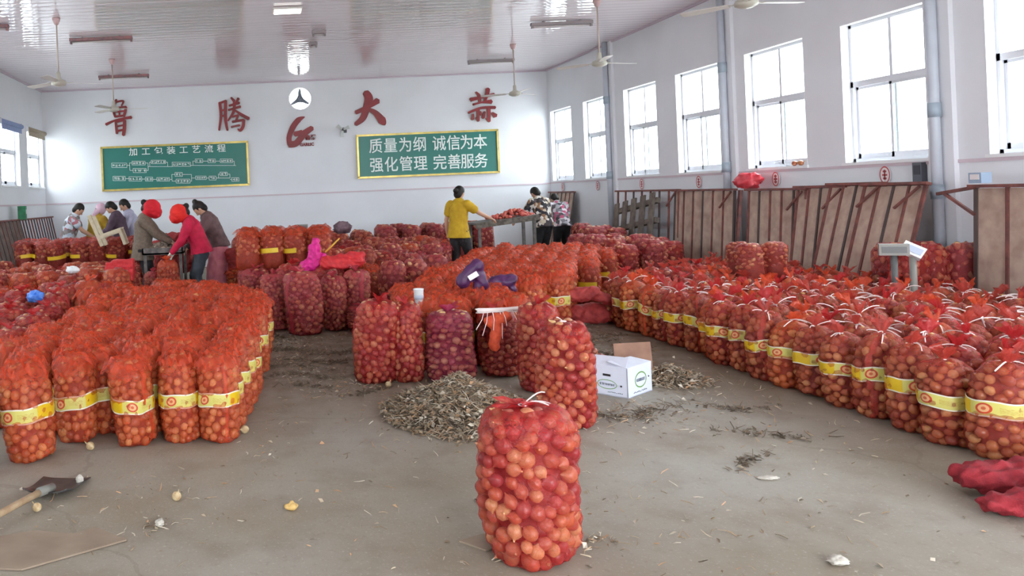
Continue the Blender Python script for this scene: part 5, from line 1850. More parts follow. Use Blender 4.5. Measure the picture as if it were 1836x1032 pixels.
# plastic and cup
M_blue = mat('blue_plastic', (60, 120, 226), 0.3, rgb2=(110, 160, 240), vscale=20)
M_scrap = mat('pale_scrap', (206, 200, 190), 0.7, rgb2=(180, 172, 160), vscale=40)
crumple('blue_plastic_bag', 'bright blue plastic bag on the dark red sacks', 'plastic bag', (-2.42, 8.45, 0.58), (0.18, 0.15, 0.13), M_blue, 31, amp=0.25, rz=0.4)
crumple('white_plastic_bag', 'white plastic bag on the left field of bags', 'plastic bag', (-2.5, 10.5, 0.70), (0.17, 0.14, 0.1), M_white_pl, 32, amp=0.25)
crumple('dark_bundle', 'dark cloth bundle with a white patch on the far stack', 'cloth', (1.24, 11.3, 1.04), (0.24, 0.16, 0.16), mat('dark_cloth', (70, 44, 54), 0.8, rgb2=(120, 96, 104), vscale=9), 33, amp=0.3)
crumple('pale_plastic_scrap', 'clear plastic scrap on the floor near the bottom edge', 'plastic scrap', (2.33, 3.21, 0.0), (0.075, 0.06, 0.03), M_scrap, 34, amp=0.3)
crumple('pale_plastic_scrap', 'flat white plastic scrap on the floor right of centre', 'plastic scrap', (2.66, 4.15, 0.0), (0.10, 0.05, 0.012), M_scrap, 35, amp=0.3)
crumple('pale_plastic_scrap', 'white scrap with dry stems on the floor left of centre', 'plastic scrap', (-0.54, 3.86, 0.0), (0.04, 0.04, 0.035), M_scrap, 36, amp=0.3)
crumple('pale_plastic_scrap', 'white paper ball beside the shovel tip', 'plastic scrap', (-1.08, 4.5, 0.0), (0.04, 0.04, 0.05), M_scrap, 37, amp=0.3)
t = thing('paper_cup', 'white paper cup standing on the orange bags', 'cup', (1.43, 7.02, 0.585))
bb = MB(); bb.smooth = True
bb.lathe([(0.0, 0.0), (0.034, 0.0), (0.046, 0.14), (0.049, 0.143), (0.046, 0.146), (0.042, 0.14), (0.032, 0.006), (0.0, 0.005)], 24)
bb.build('cup_wall', M_white_pl, t)
bb = MB(); bb.smooth = True
bb.lathe([(0.041, 0.05), (0.0435, 0.09)], 24)
bb.build('print_band', mat('grey_cup_print', (170, 176, 190), 0.5), t)
t = thing('tie_string_bundle', 'bundle of white plastic tie strings lying across a red sack', 'string', (1.96, 6.42, 0.585), 0.0)
rg = random.Random(5)
for i in range(46):
    bb = MB()
    y, z = rg.uniform(-0.03, 0.03), rg.uniform(0.0, 0.035)
    x0, x1 = -0.17 + rg.uniform(-0.02, 0.03), 0.17 + rg.uniform(-0.03, 0.03)
    pts = [(x0, y, z), (-0.06, y * 0.7, z * 0.8 + 0.004), (0.05, y * 0.7, z * 0.8 + 0.004), (x1, y + rg.uniform(-0.02, 0.02), z)]
    bb.tube(pts, 0.0028, 4)
    bb.build('strand', M_string, t, fix=False)
for (x, dx, L) in ((-0.1, -0.07, 0.17), (-0.06, -0.02, 0.13), (0.0, -0.01, 0.2), (0.02, 0.01, 0.1), (0.1, 0.05, 0.17), (0.12, 0.02, 0.09), (-0.13, -0.09, 0.12)):
    bb = MB()
    bb.tube([(x, -0.03, 0.015), (x + dx * 0.4, -0.09, -L * 0.35), (x + dx, -0.1, -L)], 0.003, 4)
    bb.build('strand', M_string, t, fix=False)

# ------------------------------------------------------------------ peelings heap and litter on the floor
M_peel = bpy.data.materials.new('dry_peelings')
M_peel.use_nodes = True
_nt = M_peel.node_tree
_g = nd(_nt, 'ShaderNodeNewGeometry')
_r = nd(_nt, 'ShaderNodeValToRGB')
_c = [(104, 90, 76), (172, 156, 132), (136, 118, 98), (214, 204, 186), (120, 102, 84), (160, 136, 108), (188, 146, 110)]
for i, c_ in enumerate(_c):
    e = _r.color_ramp.elements[i] if i < 2 else _r.color_ramp.elements.new(i / 6)
    e.position = i / 6
    e.color = lin(*c_)
_nt.links.new(_g.outputs['Random Per Island'], _r.inputs['Fac'])
_nt.links.new(_r.outputs['Color'], _nt.nodes['Principled BSDF'].inputs['Base Color'])
_nt.nodes['Principled BSDF'].inputs['Roughness'].default_value = 0.7
M_litter = mat('dry_stem_litter', (118, 103, 86), 0.85, rgb2=(92, 78, 64), vscale=12)

def flakes(mb, pts, rg, smin=0.012, smax=0.045, stem=0.5):
    for (p, nrm) in pts:
        L = rg.uniform(smin, smax)
        a = rg.uniform(0, 6.28)
        d = np.array([math.cos(a), math.sin(a), rg.uniform(-0.5, 0.8)])
        s = np.array([-math.sin(a), math.cos(a), rg.uniform(-0.8, 0.8)])
        up = np.array([0, 0, 1.0])
        p = np.array(p)
        if rg.random() < stem:   # thin curled stem, three-sided
            L *= 1.7
            w = rg.uniform(0.0014, 0.003)
            cv = rg.uniform(-0.4, 0.4)
            q = [p + d * (L * (f - 0.5)) + s * (cv * L * (f - 0.5) ** 2 * 2) + up * (0.004 + 0.2 * L * f * (1 - f)) for f in (0, 0.5, 1)]
            mb.tube(q, [w, w * 1.2, w * 0.6], 3, caps=False)
        else:                    # curled skin flake
            w = L * rg.uniform(0.35, 0.7)
            h = L * rg.uniform(0.1, 0.35)
            vs = [p - d * L / 2 + up * h * 0.4, p + s * w / 2 + up * h, p + d * L / 2 + up * h * 0.3, p - s * w / 2 + up * h * 0.9, p + up * 0.002]
            mb.add(vs, [(0, 1, 4), (1, 2, 4), (2, 3, 4), (3, 0, 4)])
def heap(name, label, cx, cy, rx, ry, h, n, seed):
    rg = np.random.default_rng(seed)
    t = thing(name, label, 'heap', (cx, cy, 0))
    def hz(x, y):
        r = math.sqrt((x / rx) ** 2 + (y / ry) ** 2)
        b_ = max(0, 1 - r) ** 0.9 * h
        return b_ * (1 + 0.18 * math.sin(9 * x + 2) * math.cos(11 * y)) + 0.012 * math.sin(31 * x) * math.sin(27 * y) * (r < 0.95)
    mb = MB(); mb.smooth = True
    def fn(u, v):
        q = v * (1.0 + 0.12 * math.sin(3 * u * 2 * PI + seed) + 0.07 * math.sin(7 * u * 2 * PI))
        x, y = math.cos(u * 2 * PI) * rx * q * 0.92, math.sin(u * 2 * PI) * ry * q * 0.92
        return (x, y, max(hz(x, y), 0.0) * (1 - v ** 6) + 0.001)
    mb.grid(fn, 48, 16)
    o = mb.build('heap_core', M_litter, t, fix=False); o['kind'] = 'stuff'
    mb = MB()
    pts = []
    for _ in range(n):
        a, q = rg.uniform(0, 6.28), rg.uniform(0, 1) ** 0.55 * 1.12
        x, y = math.cos(a) * q * rx, math.sin(a) * q * ry
        pts.append(((x, y, max(hz(x, y), 0) + rg.uniform(0, 0.018)), None))
    flakes(mb, pts, rg, 0.014, 0.055, 0.42)
    o = mb.build('peelings', M_peel, t, fix=False); o['kind'] = 'stuff'
    return t
heap('peelings_heap', 'heap of dry onion peelings and stems in front of the purple sack', 1.42, 5.62, 0.52, 0.62, 0.24, 5200, 3)
heap('peelings_heap', 'small low pile of dry stems right of the white carton', 3.28, 6.3, 0.26, 0.3, 0.09, 900, 4)
def litter():
    rg = np.random.default_rng(9)
    pts = []
    def cl(cx, cy, sx, sy, n):
        for _ in range(n):
            pts.append(((rg.normal(cx, sx), rg.normal(cy, sy), 0.001), None))
    cl(0.45, 7.6, 0.28, 0.7, 520); cl(0.75, 6.6, 0.3, 0.35, 200); cl(0.3, 8.6, 0.2, 0.3, 300); cl(2.9, 7.6, 0.35, 0.8, 500); cl(3.3, 8.4, 0.3, 0.4, 400); cl(3.3, 6.3, 0.35, 0.3, 260)
    cl(2.5, 5.45, 0.25, 0.18, 240); cl(1.4, 5.2, 0.5, 0.35, 300); cl(3.3, 5.2, 0.3, 0.5, 120); cl(-0.6, 4.1, 0.4, 0.35, 60); cl(2.3, 4.0, 0.8, 0.5, 130); cl(0.0, 5.6, 0.15, 0.8, 80); cl(0.2, 4.2, 1.2, 0.5, 90); cl(1.6, 3.4, 0.6, 0.2, 60)
    cl(-0.55, 3.85, 0.06, 0.06, 30); cl(1.48, 3.5, 0.05, 0.05, 40); cl(0.75, 8.9, 0.5, 0.15, 200)
    ok = []
    for p, n in pts:
        if p[0] > 3.85 or (p[0] < -0.25 and p[1] > 5.0) or p[1] < 2.9:
            continue
        ok.append((p, n))
    mb = MB()
    flakes(mb, ok, rg, 0.01, 0.04, 0.6)
    o = mb.build('floor_litter', M_peel, None, fix=False)
    tag(o, 'dry stems and onion skins scattered over the concrete floor', 'litter', kind='stuff')
litter()
def dark_litter():
    rg = np.random.default_rng(19)
    pts = []
    for (cx, cy, sx, sy, n) in ((0.35, 6.95, 0.22, 0.05, 160), (0.2, 7.3, 0.2, 0.05, 150), (0.6, 7.6, 0.2, 0.05, 130), (0.25, 8.1, 0.18, 0.06, 160), (0.75, 8.0, 0.2, 0.05, 110), (0.4, 6.55, 0.15, 0.04, 80), (0.85, 6.35, 0.15, 0.04, 60), (0.1, 8.75, 0.15, 0.12, 220),
                                (3.2, 8.1, 0.3, 0.15, 260), (3.3, 7.4, 0.25, 0.1, 180), (2.9, 8.6, 0.3, 0.2, 260), (3.2, 5.5, 0.2, 0.05, 70), (3.1, 4.85, 0.15, 0.04, 70), (2.75, 4.4, 0.1, 0.03, 40), (2.5, 5.45, 0.2, 0.06, 150)):
        for _ in range(n):
            x = rg.normal(cx, sx)
            if x > 3.85:
                continue
            pts.append(((x, rg.normal(cy, sy) + 0.12 * math.sin(x * 7), 0.001), None))
    mb = MB()
    flakes(mb, pts, rg, 0.02, 0.06, 0.75)
    o = mb.build('stem_litter', M_litter, None, fix=False)
    tag(o, 'dark trodden stems lying in streaks along the aisles', 'litter', kind='stuff')
dark_litter()

# ------------------------------------------------------------------ people
M_skin = mat('skin', (206, 158, 132), 0.55, var=0.06, vscale=6)
M_hair = mat('black_hair', (30, 25, 24), 0.55, rgb2=(40, 33, 30), vscale=30, spec=0.3)
def cloth_m(name, a, b_=None, vs=10): return mat(name, a, 0.8, rgb2=b_ or tuple(int(c * 0.82) for c in a), vscale=vs, bump=0.12, bscale=60)
def pattern_m(name, cols, scale=16):
    m = bpy.data.materials.new(name)
    m.use_nodes = True
    nt = m.node_tree
    tc = nd(nt, 'ShaderNodeTexCoord')
    v = nd(nt, 'ShaderNodeTexVoronoi')
    v.inputs['Scale'].default_value = scale
    nt.links.new(tc.outputs['Object'], v.inputs['Vector'])
    sp = nd(nt, 'ShaderNodeSeparateColor')
    nt.links.new(v.outputs['Color'], sp.inputs[0])
    r = nd(nt, 'ShaderNodeValToRGB')
    r.color_ramp.interpolation = 'CONSTANT'
    for i, c_ in enumerate(cols):
        e = r.color_ramp.elements[i] if i < 2 else r.color_ramp.elements.new(i / len(cols))
        e.position = i / len(cols)
        e.color = lin(*c_)
    nt.links.new(sp.outputs[0], r.inputs['Fac'])
    p = nt.nodes['Principled BSDF']
    nt.links.new(r.outputs['Color'], p.inputs['Base Color'])
    p.inputs['Roughness'].default_value = 0.8
    return m

def ik(a, t, l1, l2, pole):
    a, t = Vector(a), Vector(t)
    d = t - a
    L = min(d.length, (l1 + l2) * 0.985)
    d.normalize()
    x = (l1 * l1 - l2 * l2 + L * L) / (2 * L)
    hgt = math.sqrt(max(l1 * l1 - x * x, 0))
    p = Vector(pole) - d * d.dot(Vector(pole))
    p.normalize()
    return a + d * x + p * hgt, a + d * L

def ball_chain(mb, pts, rads, n=14, flat=1.0, side=None):
    mb.tube(pts, rads, n, True, flat, side)
    mb.ball(pts[0], rads[0] * (min(1, flat) if flat < 1 else 1) * 0.98, 12, 8)
    mb.ball(pts[-1], rads[-1] * (min(1, flat) if flat < 1 else 1) * 0.98, 12, 8)

def hand_geo(mb, wrist, d, palm_n, thumb_side, s=1.0, curl=0.5):
    """palm, four fingers of unequal length with a bend, thumb from the side of the palm"""
    d = Vector(d).normalized()
    pn = Vector(palm_n) - d * d.dot(Vector(palm_n)); pn.normalize()
    sd = d.cross(pn) * thumb_side
    wrist = Vector(wrist)
    k = wrist + d * 0.085 * s
    mb.tube([wrist, wrist + d * 0.03 * s, k], [0.026 * s, 0.034 * s, 0.038 * s], 12, True, 0.5, sd)
    for i, (off, ln) in enumerate(((0.03, 0.068), (0.010, 0.078), (-0.011, 0.072), (-0.031, 0.056))):
        b0 = k + sd * off * s - d * 0.012 * s
        c1 = d * math.cos(curl * 0.6) + pn * math.sin(curl * 0.6)
        c2 = d * math.cos(curl * 1.5) + pn * math.sin(curl * 1.5)
        m1 = b0 + c1 * ln * 0.55 * s
        m2 = m1 + c2 * ln * 0.5 * s
        mb.tube([b0, m1, m2], [0.0105 * s, 0.0098 * s, 0.008 * s], 8)
        mb.ball(m2, 0.008 * s, 8, 6)
    b0 = wrist + d * 0.028 * s + sd * 0.026 * s
    m1 = b0 + (d * 0.6 + sd * 0.7 + pn * 0.3).normalized() * 0.038 * s
    m2 = m1 + (d * 0.9 + sd * 0.2 + pn * 0.4).normalized() * 0.032 * s
    mb.tube([b0, m1, m2], [0.013 * s, 0.0115 * s, 0.0085 * s], 8)
    mb.ball(m2, 0.0085 * s, 8, 6)

def person(label, loc, heading, h=1.6, bend=0.15, head=0.5, hands=((0.2, 0.45, 0.95), (-0.2, 0.45, 0.95)), top=None, sleeve=1.0, hem=0.0, bottom=None, skirt=None, hair='bun', headwear=None, gloves=None, step=0.08, twist=0.0, collar=True, head_yaw=0.0):
    """local frame: +y is where the person faces, +x the right-hand side; root between the feet"""
    k = h / 1.62
    t = thing('person', label, 'person', loc, heading - PI / 2)
    Z = lambda *v: Vector(v) * k
    pel = Z(0, -0.10 * math.sin(bend) * 1.2, 0.86)
    tw = Matrix.Rotation(twist, 3, 'Z')
    def lean(b_, L): return tw @ Vector((0, math.sin(b_), math.cos(b_))) * L * k
    waist = pel + lean(bend * 0.6, 0.16)
    chest = waist + lean(bend, 0.26)
    neck = chest + lean(bend * 1.05, 0.13)
    hdir = tw @ Matrix.Rotation(head_yaw, 3, 'Z') @ Vector((0, math.sin(bend + head * 0.55), math.cos(bend + head * 0.55)))
    hc = neck + hdir * 0.135 * k
    # face direction
    ff = tw @ Matrix.Rotation(head_yaw, 3, 'Z') @ Vector((0, math.cos(bend + head), -math.sin(bend + head)))
    fu = tw @ Matrix.Rotation(head_yaw, 3, 'Z') @ Vector((0, math.sin(bend + head), math.cos(bend + head)))
    fx = ff.cross(fu); fx.normalize()
    HR = Matrix((fx, ff, fu)).transposed()
    X = tw @ Vector((1, 0, 0))
    sh = [chest + X * s * 0.165 * k + lean(bend, 0.055) for s in (1, -1)]
    hip = [pel + X * s * 0.085 * k for s in (1, -1)]
    ank = [Z(0.11, step, 0.075), Z(-0.11, -step, 0.075)]
    knee = []
    for i in range(2):
        kn, _ = ik(hip[i], ank[i], 0.41 * k, 0.40 * k, (0, 1, 0.1))
        knee.append(kn)
    arms = []
    for i in range(2):
        e, w_ = ik(sh[i], Vector(hands[i]) * k, 0.285 * k, 0.255 * k, (X * (0.6 if i == 0 else -0.6)) + Vector((0, -0.5, -0.7)))
        arms.append((sh[i], e, w_))
    # ---- body: one continuous surface
    mb = MB()
    for i in range(2):
        ball_chain(mb, [hip[i], hip[i].lerp(knee[i], 0.5), knee[i], knee[i].lerp(ank[i], 0.35), ank[i]], [0.088 * k, 0.075 * k, 0.056 * k, 0.056 * k, 0.038 * k])
        ball_chain(mb, [ank[i] + Z(0, -0.04, -0.03), ank[i] + Z(0, 0.07, -0.04), ank[i] + Z(0, 0.15, -0.05)], [0.04 * k, 0.042 * k, 0.028 * k], 10, 0.75, (1, 0, 0))
        s_, e, w_ = arms[i]
        ball_chain(mb, [s_, s_.lerp(e, 0.5), e, e.lerp(w_, 0.4), w_], [0.056 * k, 0.046 * k, 0.038 * k, 0.037 * k, 0.026 * k])
        hand_geo(mb, w_, (w_ - e) + Vector((0, 0.02, -0.02)), Vector((0, 0.3, -1)), 1 if i == 1 else -1, k, 0.55)
    ball_chain(mb, [pel, waist, chest, chest + lean(bend, 0.06)], [0.135 * k, 0.118 * k, 0.135 * k, 0.11 * k], 16, 0.72, X)
    ball_chain(mb, [chest + lean(bend, 0.05), neck, hc], [0.06 * k, 0.05 * k, 0.05 * k], 12)
    mb.ball(hc, (0.076 * k, 0.094 * k, 0.112 * k), 18, 12, HR)
    mb.ball(hc + ff * 0.035 * k - fu * 0.07 * k, (0.05 * k, 0.05 * k, 0.042 * k), 12, 8, HR)      # jaw
    mb.ball(hc + ff * 0.097 * k - fu * 0.02 * k, (0.013 * k, 0.02 * k, 0.022 * k), 10, 8, HR)     # nose
    for s in (1, -1):
        mb.ball(hc + fx * s * 0.077 * k - fu * 0.01 * k, (0.012 * k, 0.02 * k, 0.032 * k), 10, 8, HR)
    place('body', fuse(mb, 0.0095, 2, 'body', [M_skin]), t)
    M_eye = mat('dark_eye', (30, 24, 22), 0.2); M_lip = mat('lip', (168, 92, 84), 0.5)
    for s in (1, -1):
        mb = MB(); mb.smooth = True
        mb.ball(hc + ff * 0.086 * k + fx * s * 0.03 * k + fu * 0.004 * k, (0.012 * k, 0.006 * k, 0.007 * k), 10, 6, HR)
        mb.build('eye', M_eye, t, fix=False)
    mb = MB(); mb.smooth = True
    mb.ball(hc + ff * 0.085 * k - fu * 0.062 * k, (0.022 * k, 0.006 * k, 0.008 * k), 10, 6, HR)
    mb.build('mouth', M_lip, t, fix=False)
    # ---- clothes
    mb = MB()
    low = pel - lean(bend * 0.3, hem)
    pts = [low, pel.lerp(low, 0.4), waist, chest, chest + lean(bend, 0.07)]
    mb.ball(pts[-1], 0.118 * k, 12, 8)
    mb.tube(pts, [(0.215 + 0.02 * (hem > 0.15)) * k, 0.2 * k, 0.165 * k, 0.175 * k, 0.135 * k], 18, True, 0.88, X)
    mb.tube([sh[0] - X * 0.03 * k, sh[1] + X * 0.03 * k], 0.075 * k, 12)
    for i in range(2):
        s_, e, w_ = arms[i]
        if sleeve >= 0.95:
            end = e.lerp(w_, 0.92)
            ball_chain(mb, [s_, s_.lerp(e, 0.5), e, end], [0.088 * k, 0.076 * k, 0.066 * k, 0.048 * k])
        elif sleeve > 0:
            ball_chain(mb, [s_, s_.lerp(e, sleeve)], [0.088 * k, 0.08 * k])
    me = fuse(mb, 0.012, 3, 'top', [top]); wrinkle(me, 0.016, 16, int(h * 1000), False)
    place('top', me, t)
    if bottom:
        mb = MB()
        for i in range(2):
            ball_chain(mb, [hip[i], hip[i].lerp(knee[i], 0.5), knee[i], knee[i].lerp(ank[i], 0.9)], [0.108 * k, 0.096 * k, 0.078 * k, 0.064 * k], 14)
        ball_chain(mb, [pel + lean(0, 0.06), pel - Z(0, 0, 0.06)], [0.14 * k, 0.145 * k], 16, 0.8, X)
        me = fuse(mb, 0.012, 3, 'trousers', [bottom]); wrinkle(me, 0.014, 18, 77, False)
        place('trousers', me, t)
    if skirt:
        mb = MB()
        ball_chain(mb, [waist - lean(0, 0.02), pel, Z(0, 0, 0.5), Z(0, 0, 0.22)], [0.155 * k, 0.185 * k, 0.21 * k, 0.22 * k], 20, 0.8, X)
        me = fuse(mb, 0.014, 3, 'skirt', [skirt]); wrinkle(me, 0.03, 12, 78, False)
        place('skirt', me, t)
    for i in range(2):
        mb = MB()
        ball_chain(mb, [ank[i] + Z(0, -0.05, -0.03), ank[i] + Z(0, 0.07, -0.035), ank[i] + Z(0, 0.16, -0.045)], [0.044 * k, 0.047 * k, 0.03 * k], 12, 0.8, (1, 0, 0))
        me = fuse(mb, 0.01, 2, 'shoe', [mat('dark_shoe', (58, 54, 56), 0.6)])
        place('shoe', me, t)
    # ---- hair and headwear
    mb = MB()
    mb.ball(hc + fu * 0.022 * k - ff * 0.02 * k, (0.09 * k, 0.102 * k, 0.108 * k), 18, 12, HR)
    mb.ball(hc - ff * 0.045 * k - fu * 0.03 * k, (0.08 * k, 0.066 * k, 0.09 * k), 14, 10, HR)
    if hair == 'bun':
        mb.ball(hc - ff * 0.125 * k + fu * 0.0 * k, 0.048 * k, 12, 8)
    elif hair == 'topknot':
        mb.ball(hc + fu * 0.12 * k - ff * 0.06 * k, (0.045 * k, 0.045 * k, 0.045 * k), 12, 8)
    elif hair == 'long':
        ball_chain(mb, [hc - ff * 0.08 * k, hc - ff * 0.09 * k - fu * 0.14 * k], [0.06 * k, 0.045 * k])
    # cut the face free
    me = fuse(mb, 0.01, 2, 'hair', [M_hair])
    V = np.zeros(len(me.vertices) * 3); me.vertices.foreach_get('co', V); V = V.reshape(-1, 3)
    c0 = np.array(hc); f0 = np.array(ff); u0 = np.array(fu)
    w = V - c0
    fy, fz = w @ f0, w @ u0
    mask = (fy > 0.03 * k) & (fz < 0.055 * k)
    V[mask] -= np.outer((fy[mask] - 0.03 * k), f0)
    me.vertices.foreach_set('co', V.reshape(-1)); me.update()
    place('hair', me, t)
    if headwear:
        kind, m = headwear
        mb = MB()
        if kind == 'hood':
            mb.ball(hc + fu * 0.03 * k + ff * 0.03 * k, (0.135 * k, 0.145 * k, 0.145 * k), 20, 14, HR)
            mb.ball(hc + ff * 0.13 * k + fu * 0.03 * k, (0.115 * k, 0.085 * k, 0.1 * k), 16, 10, HR)
            mb.box(hc + ff * 0.1 * k + fu * 0.03 * k, (0.2 * k, 0.22 * k, 0.03 * k), rot=HR)
            mb.ball(hc - fu * 0.06 * k + ff * 0.04 * k, (0.1 * k, 0.1 * k, 0.08 * k), 16, 10, HR)
        elif kind == 'scarf':
            mb.ball(hc + fu * 0.02 * k - ff * 0.01 * k, (0.104 * k, 0.116 * k, 0.122 * k), 18, 12, HR)
            ball_chain(mb, [hc - ff * 0.06 * k - fu * 0.06 * k, hc - ff * 0.09 * k - fu * 0.2 * k], [0.085 * k, 0.05 * k], 12, 0.6, X)
        elif kind == 'band':
            for q in range(14):
                a = PI * q / 13
                mb.ball(hc + fx * math.cos(a) * 0.094 * k + fu * (0.03 * k + math.sin(a) * 0.1 * k) + ff * 0.02 * k, 0.013 * k, 8, 6)
        me = fuse(mb, 0.01, 3, kind, [m]); wrinkle(me, 0.012, 24, 5, False)
        place({'hood': 'hood', 'scarf': 'head_scarf', 'band': 'hair_band'}[kind], me, t)
    if gloves:
        for i in range(2):
            s_, e, w_ = arms[i]
            mb = MB()
            hand_geo(mb, w_ - (w_ - e).normalized() * 0.01, (w_ - e) + Vector((0, 0.02, -0.02)), Vector((0, 0.3, -1)), 1 if i == 1 else -1, k * 1.2, 0.55)
            ball_chain(mb, [e.lerp(w_, 0.8), w_], [0.043 * k, 0.036 * k])
            place('glove', fuse(mb, 0.008, 2, 'glove', [gloves]), t)
    return t
M_hood_a = cloth_m('red_hood', (218, 26, 44), (190, 16, 32), 6)
M_hood_b = cloth_m('orange_red_hood', (232, 44, 32), (204, 24, 24), 6)
GR, GL = 0.0, PI           # facing +x, facing -x
person('worker in olive-brown cardigan and red hood bending over the sorting table', (-1.78, 12.2, 0), GR, 1.62, 0.12, 0.75, ((0.12, 0.50, 0.93), (-0.16, 0.48, 0.93)), cloth_m('olive_knit', (120, 106, 92), (104, 90, 78), 30), 1.0, 0.14, cloth_m('black_leggings', (40, 38, 42)), None, 'bun', ('hood', M_hood_a))
person('worker in crimson sweater and red hood with white gloves', (-0.90, 11.9, 0), GL, 1.58, 0.42, 0.5, ((0.14, 0.42, 0.80), (-0.16, 0.42, 0.84)), cloth_m('crimson_sweater', (200, 20, 66), (176, 12, 54), 12), 1.0, 0.03, cloth_m('slate_trousers', (62, 68, 78)), None, 'bun', ('hood', M_hood_b), mat('white_glove', (226, 220, 206), 0.8))
person('worker in dark brown top and pink apron with a topknot', (-0.66, 12.55, 0), GL, 1.63, 0.42, 0.6, ((0.2, 0.45, 0.85), (-0.2, 0.45, 0.85)), cloth_m('plum_brown_top', (112, 84, 84), (92, 68, 70), 12), 1.0, 0.0, None, cloth_m('pink_apron', (226, 140, 152), (206, 112, 130), 7), 'topknot')
person('worker in mustard yellow shirt with a white hair band', (3.62, 14.0, 0), 0.75, 1.63, 0.10, 0.25, ((0.42, 0.50, 1.02), (-0.28, 0.05, 0.80)), cloth_m('mustard_shirt', (206, 168, 36), (186, 146, 24), 8), 0.55, 0.12, cloth_m('dark_trousers', (48, 44, 48)), None, 'bun', ('band', M_white_pl))
person('worker in black and cream patterned blouse and black trousers, seen from behind', (5.72, 15.6, 0), 1.9, 1.6, 0.34, 0.55, ((0.30, 0.25, 0.62), (-0.3, 0.45, 0.95)), pattern_m('black_cream_print', [(40, 36, 40), (206, 190, 170), (70, 60, 62), (150, 110, 80), (226, 220, 214), (50, 46, 54)], 17), 1.0, 0.06, cloth_m('black_trousers', (42, 40, 44)), None, 'short', None, None, 0.0)
person('worker in grey and pink patterned blouse stooping in the corner', (6.35, 16.3, 0), 1.55, 1.52, 0.62, 0.4, ((0.28, 0.4, 0.6), (-0.28, 0.4, 0.6)), pattern_m('grey_pink_print', [(170, 166, 172), (90, 84, 90), (214, 206, 212), (190, 90, 120), (130, 126, 134), (60, 56, 62)], 15), 0.6, 0.06, cloth_m('black_trousers', (42, 40, 44)), None, 'short')
person('worker in pale blue and flowered blouse at the far left', (-3.68, 15.3, 0), 0.1, 1.66, 0.34, 0.55, ((0.15, 0.5, 0.95), (-0.2, 0.45, 0.95)), pattern_m('pale_flower_print', [(196, 208, 224), (150, 140, 140), (214, 220, 228), (130, 120, 118), (190, 120, 130), (206, 214, 224)], 14), 0.5, 0.1, cloth_m('grey_trousers', (110, 112, 120)), None, 'short')
person('worker in yellow top with a pale pink head scarf, back turned', (-3.22, 15.5, 0), 0.9, 1.62, 0.32, 0.3, ((0.25, 0.42, 0.95), (-0.25, 0.42, 0.95)), cloth_m('ochre_top', (208, 172, 52), (180, 140, 40), 7), 1.0, 0.1, cloth_m('grey_trousers', (110, 112, 120)), None, 'short', ('scarf', cloth_m('pink_scarf', (226, 192, 206), (204, 160, 180), 9)))
person('worker in dark purple jacket with head bowed, facing left', (-2.66, 15.3, 0), PI - 0.1, 1.66, 0.26, 0.7, ((0.15, 0.42, 0.95), (-0.2, 0.42, 0.98)), cloth_m('purple_jacket', (92, 70, 84), (74, 54, 70), 10), 1.0, 0.08, cloth_m('dark_trousers', (48, 44, 48)), None, 'short')
person('worker in pale lilac coat half hidden behind the purple jacket', (-2.50, 15.75, 0), PI + 0.3, 1.68, 0.22, 0.5, ((0.2, 0.4, 0.95), (-0.2, 0.4, 0.95)), cloth_m('lilac_coat', (196, 192, 212), (170, 166, 190), 8), 1.0, 0.25, cloth_m('grey_trousers', (110, 112, 120)), None, 'short')

# ------------------------------------------------------------------ work tables and stool
M_tab = mat('dark_table_iron', (86, 82, 80), 0.6, rgb2=(120, 114, 110), vscale=14)
M_darkonion = onion_mat('dusty_bulbs', [(150, 136, 120), (120, 104, 92), (176, 160, 140), (104, 92, 84), (140, 124, 106), (190, 176, 156)], 0.7)
def pile_things(label, group, cx, cy, z, rx, ry, h, n, m, seed, r0=(0.028, 0.038)):
    rg = np.random.default_rng(seed)
    me = None
    mb = MB(); mb.smooth = True
    mb.add(*T_ONION)
    me = mb.mesh('bulb', m)
    for i in range(n):
        a, q = rg.uniform(0, 6.28), math.sqrt(rg.uniform(0, 1))
        x, y = cx + rx * q * math.cos(a), cy + ry * q * math.sin(a)
        r_ = rg.uniform(*r0)
        o = bpy.data.objects.new('loose_onion', me)
        o.matrix_world = Matrix.Translation((x, y, z + r_ * 0.9 + h * (1 - q))) @ Matrix(rand_rot(rg).tolist()).to_4x4() @ Matrix.Scale(r_, 4)
        link(o)
        tag(o, label, 'onion', group)
t = thing('sorting_table', 'dark iron sorting table between the two red-hooded workers', 'table', (-1.45, 12.3, 0))
MB().box((0, 0, 0.82), (0.62, 0.8, 0.03)).build('table_top', M_tab, t)
for s in (-1, 1):
    MB().box((s * 0.3, 0, 0.86), (0.02, 0.8, 0.1)).build('side_rim', M_tab, t)
    MB().box((0, s * 0.39, 0.86), (0.62, 0.02, 0.1)).build('end_rim', M_tab, t)
    for q in (-1, 1):
        MB().box((s * 0.27, q * 0.36, 0.41), (0.045, 0.045, 0.8)).build('leg', M_tab, t)
pile_things('dusty grey bulb heaped on the iron sorting table', 'bulbs on the sorting table', -1.45, 12.3, 0.84, 0.27, 0.33, 0.12, 90, M_darkonion, 41, (0.035, 0.05))
limp_sack('heap of coral net behind the sorting table', (-1.42, 12.95, 0.62), [((-0.25, 0, 0.2), (0.25, 0, 0.22), 0.2), ((-0.1, 0, 0.35), (0.12, 0, 0.36), 0.15), ((-0.2, 0, 0.0), (0.2, 0, 0.0), 0.25)], M_rust_fab, 51, 0.05, voxel=0.016)
bag_at('sack1', (-1.33, 11.62, 0), 0.4, 'open pale orange bag held by the crimson-sweater worker', None, (0.9, 0.9, 1.1), N_orange)
bag_at('sack2', (-1.6, 11.75, 0), 1.4, 'pink sack standing by the sorting table legs', None, (0.8, 0.8, 0.85), N_pink)
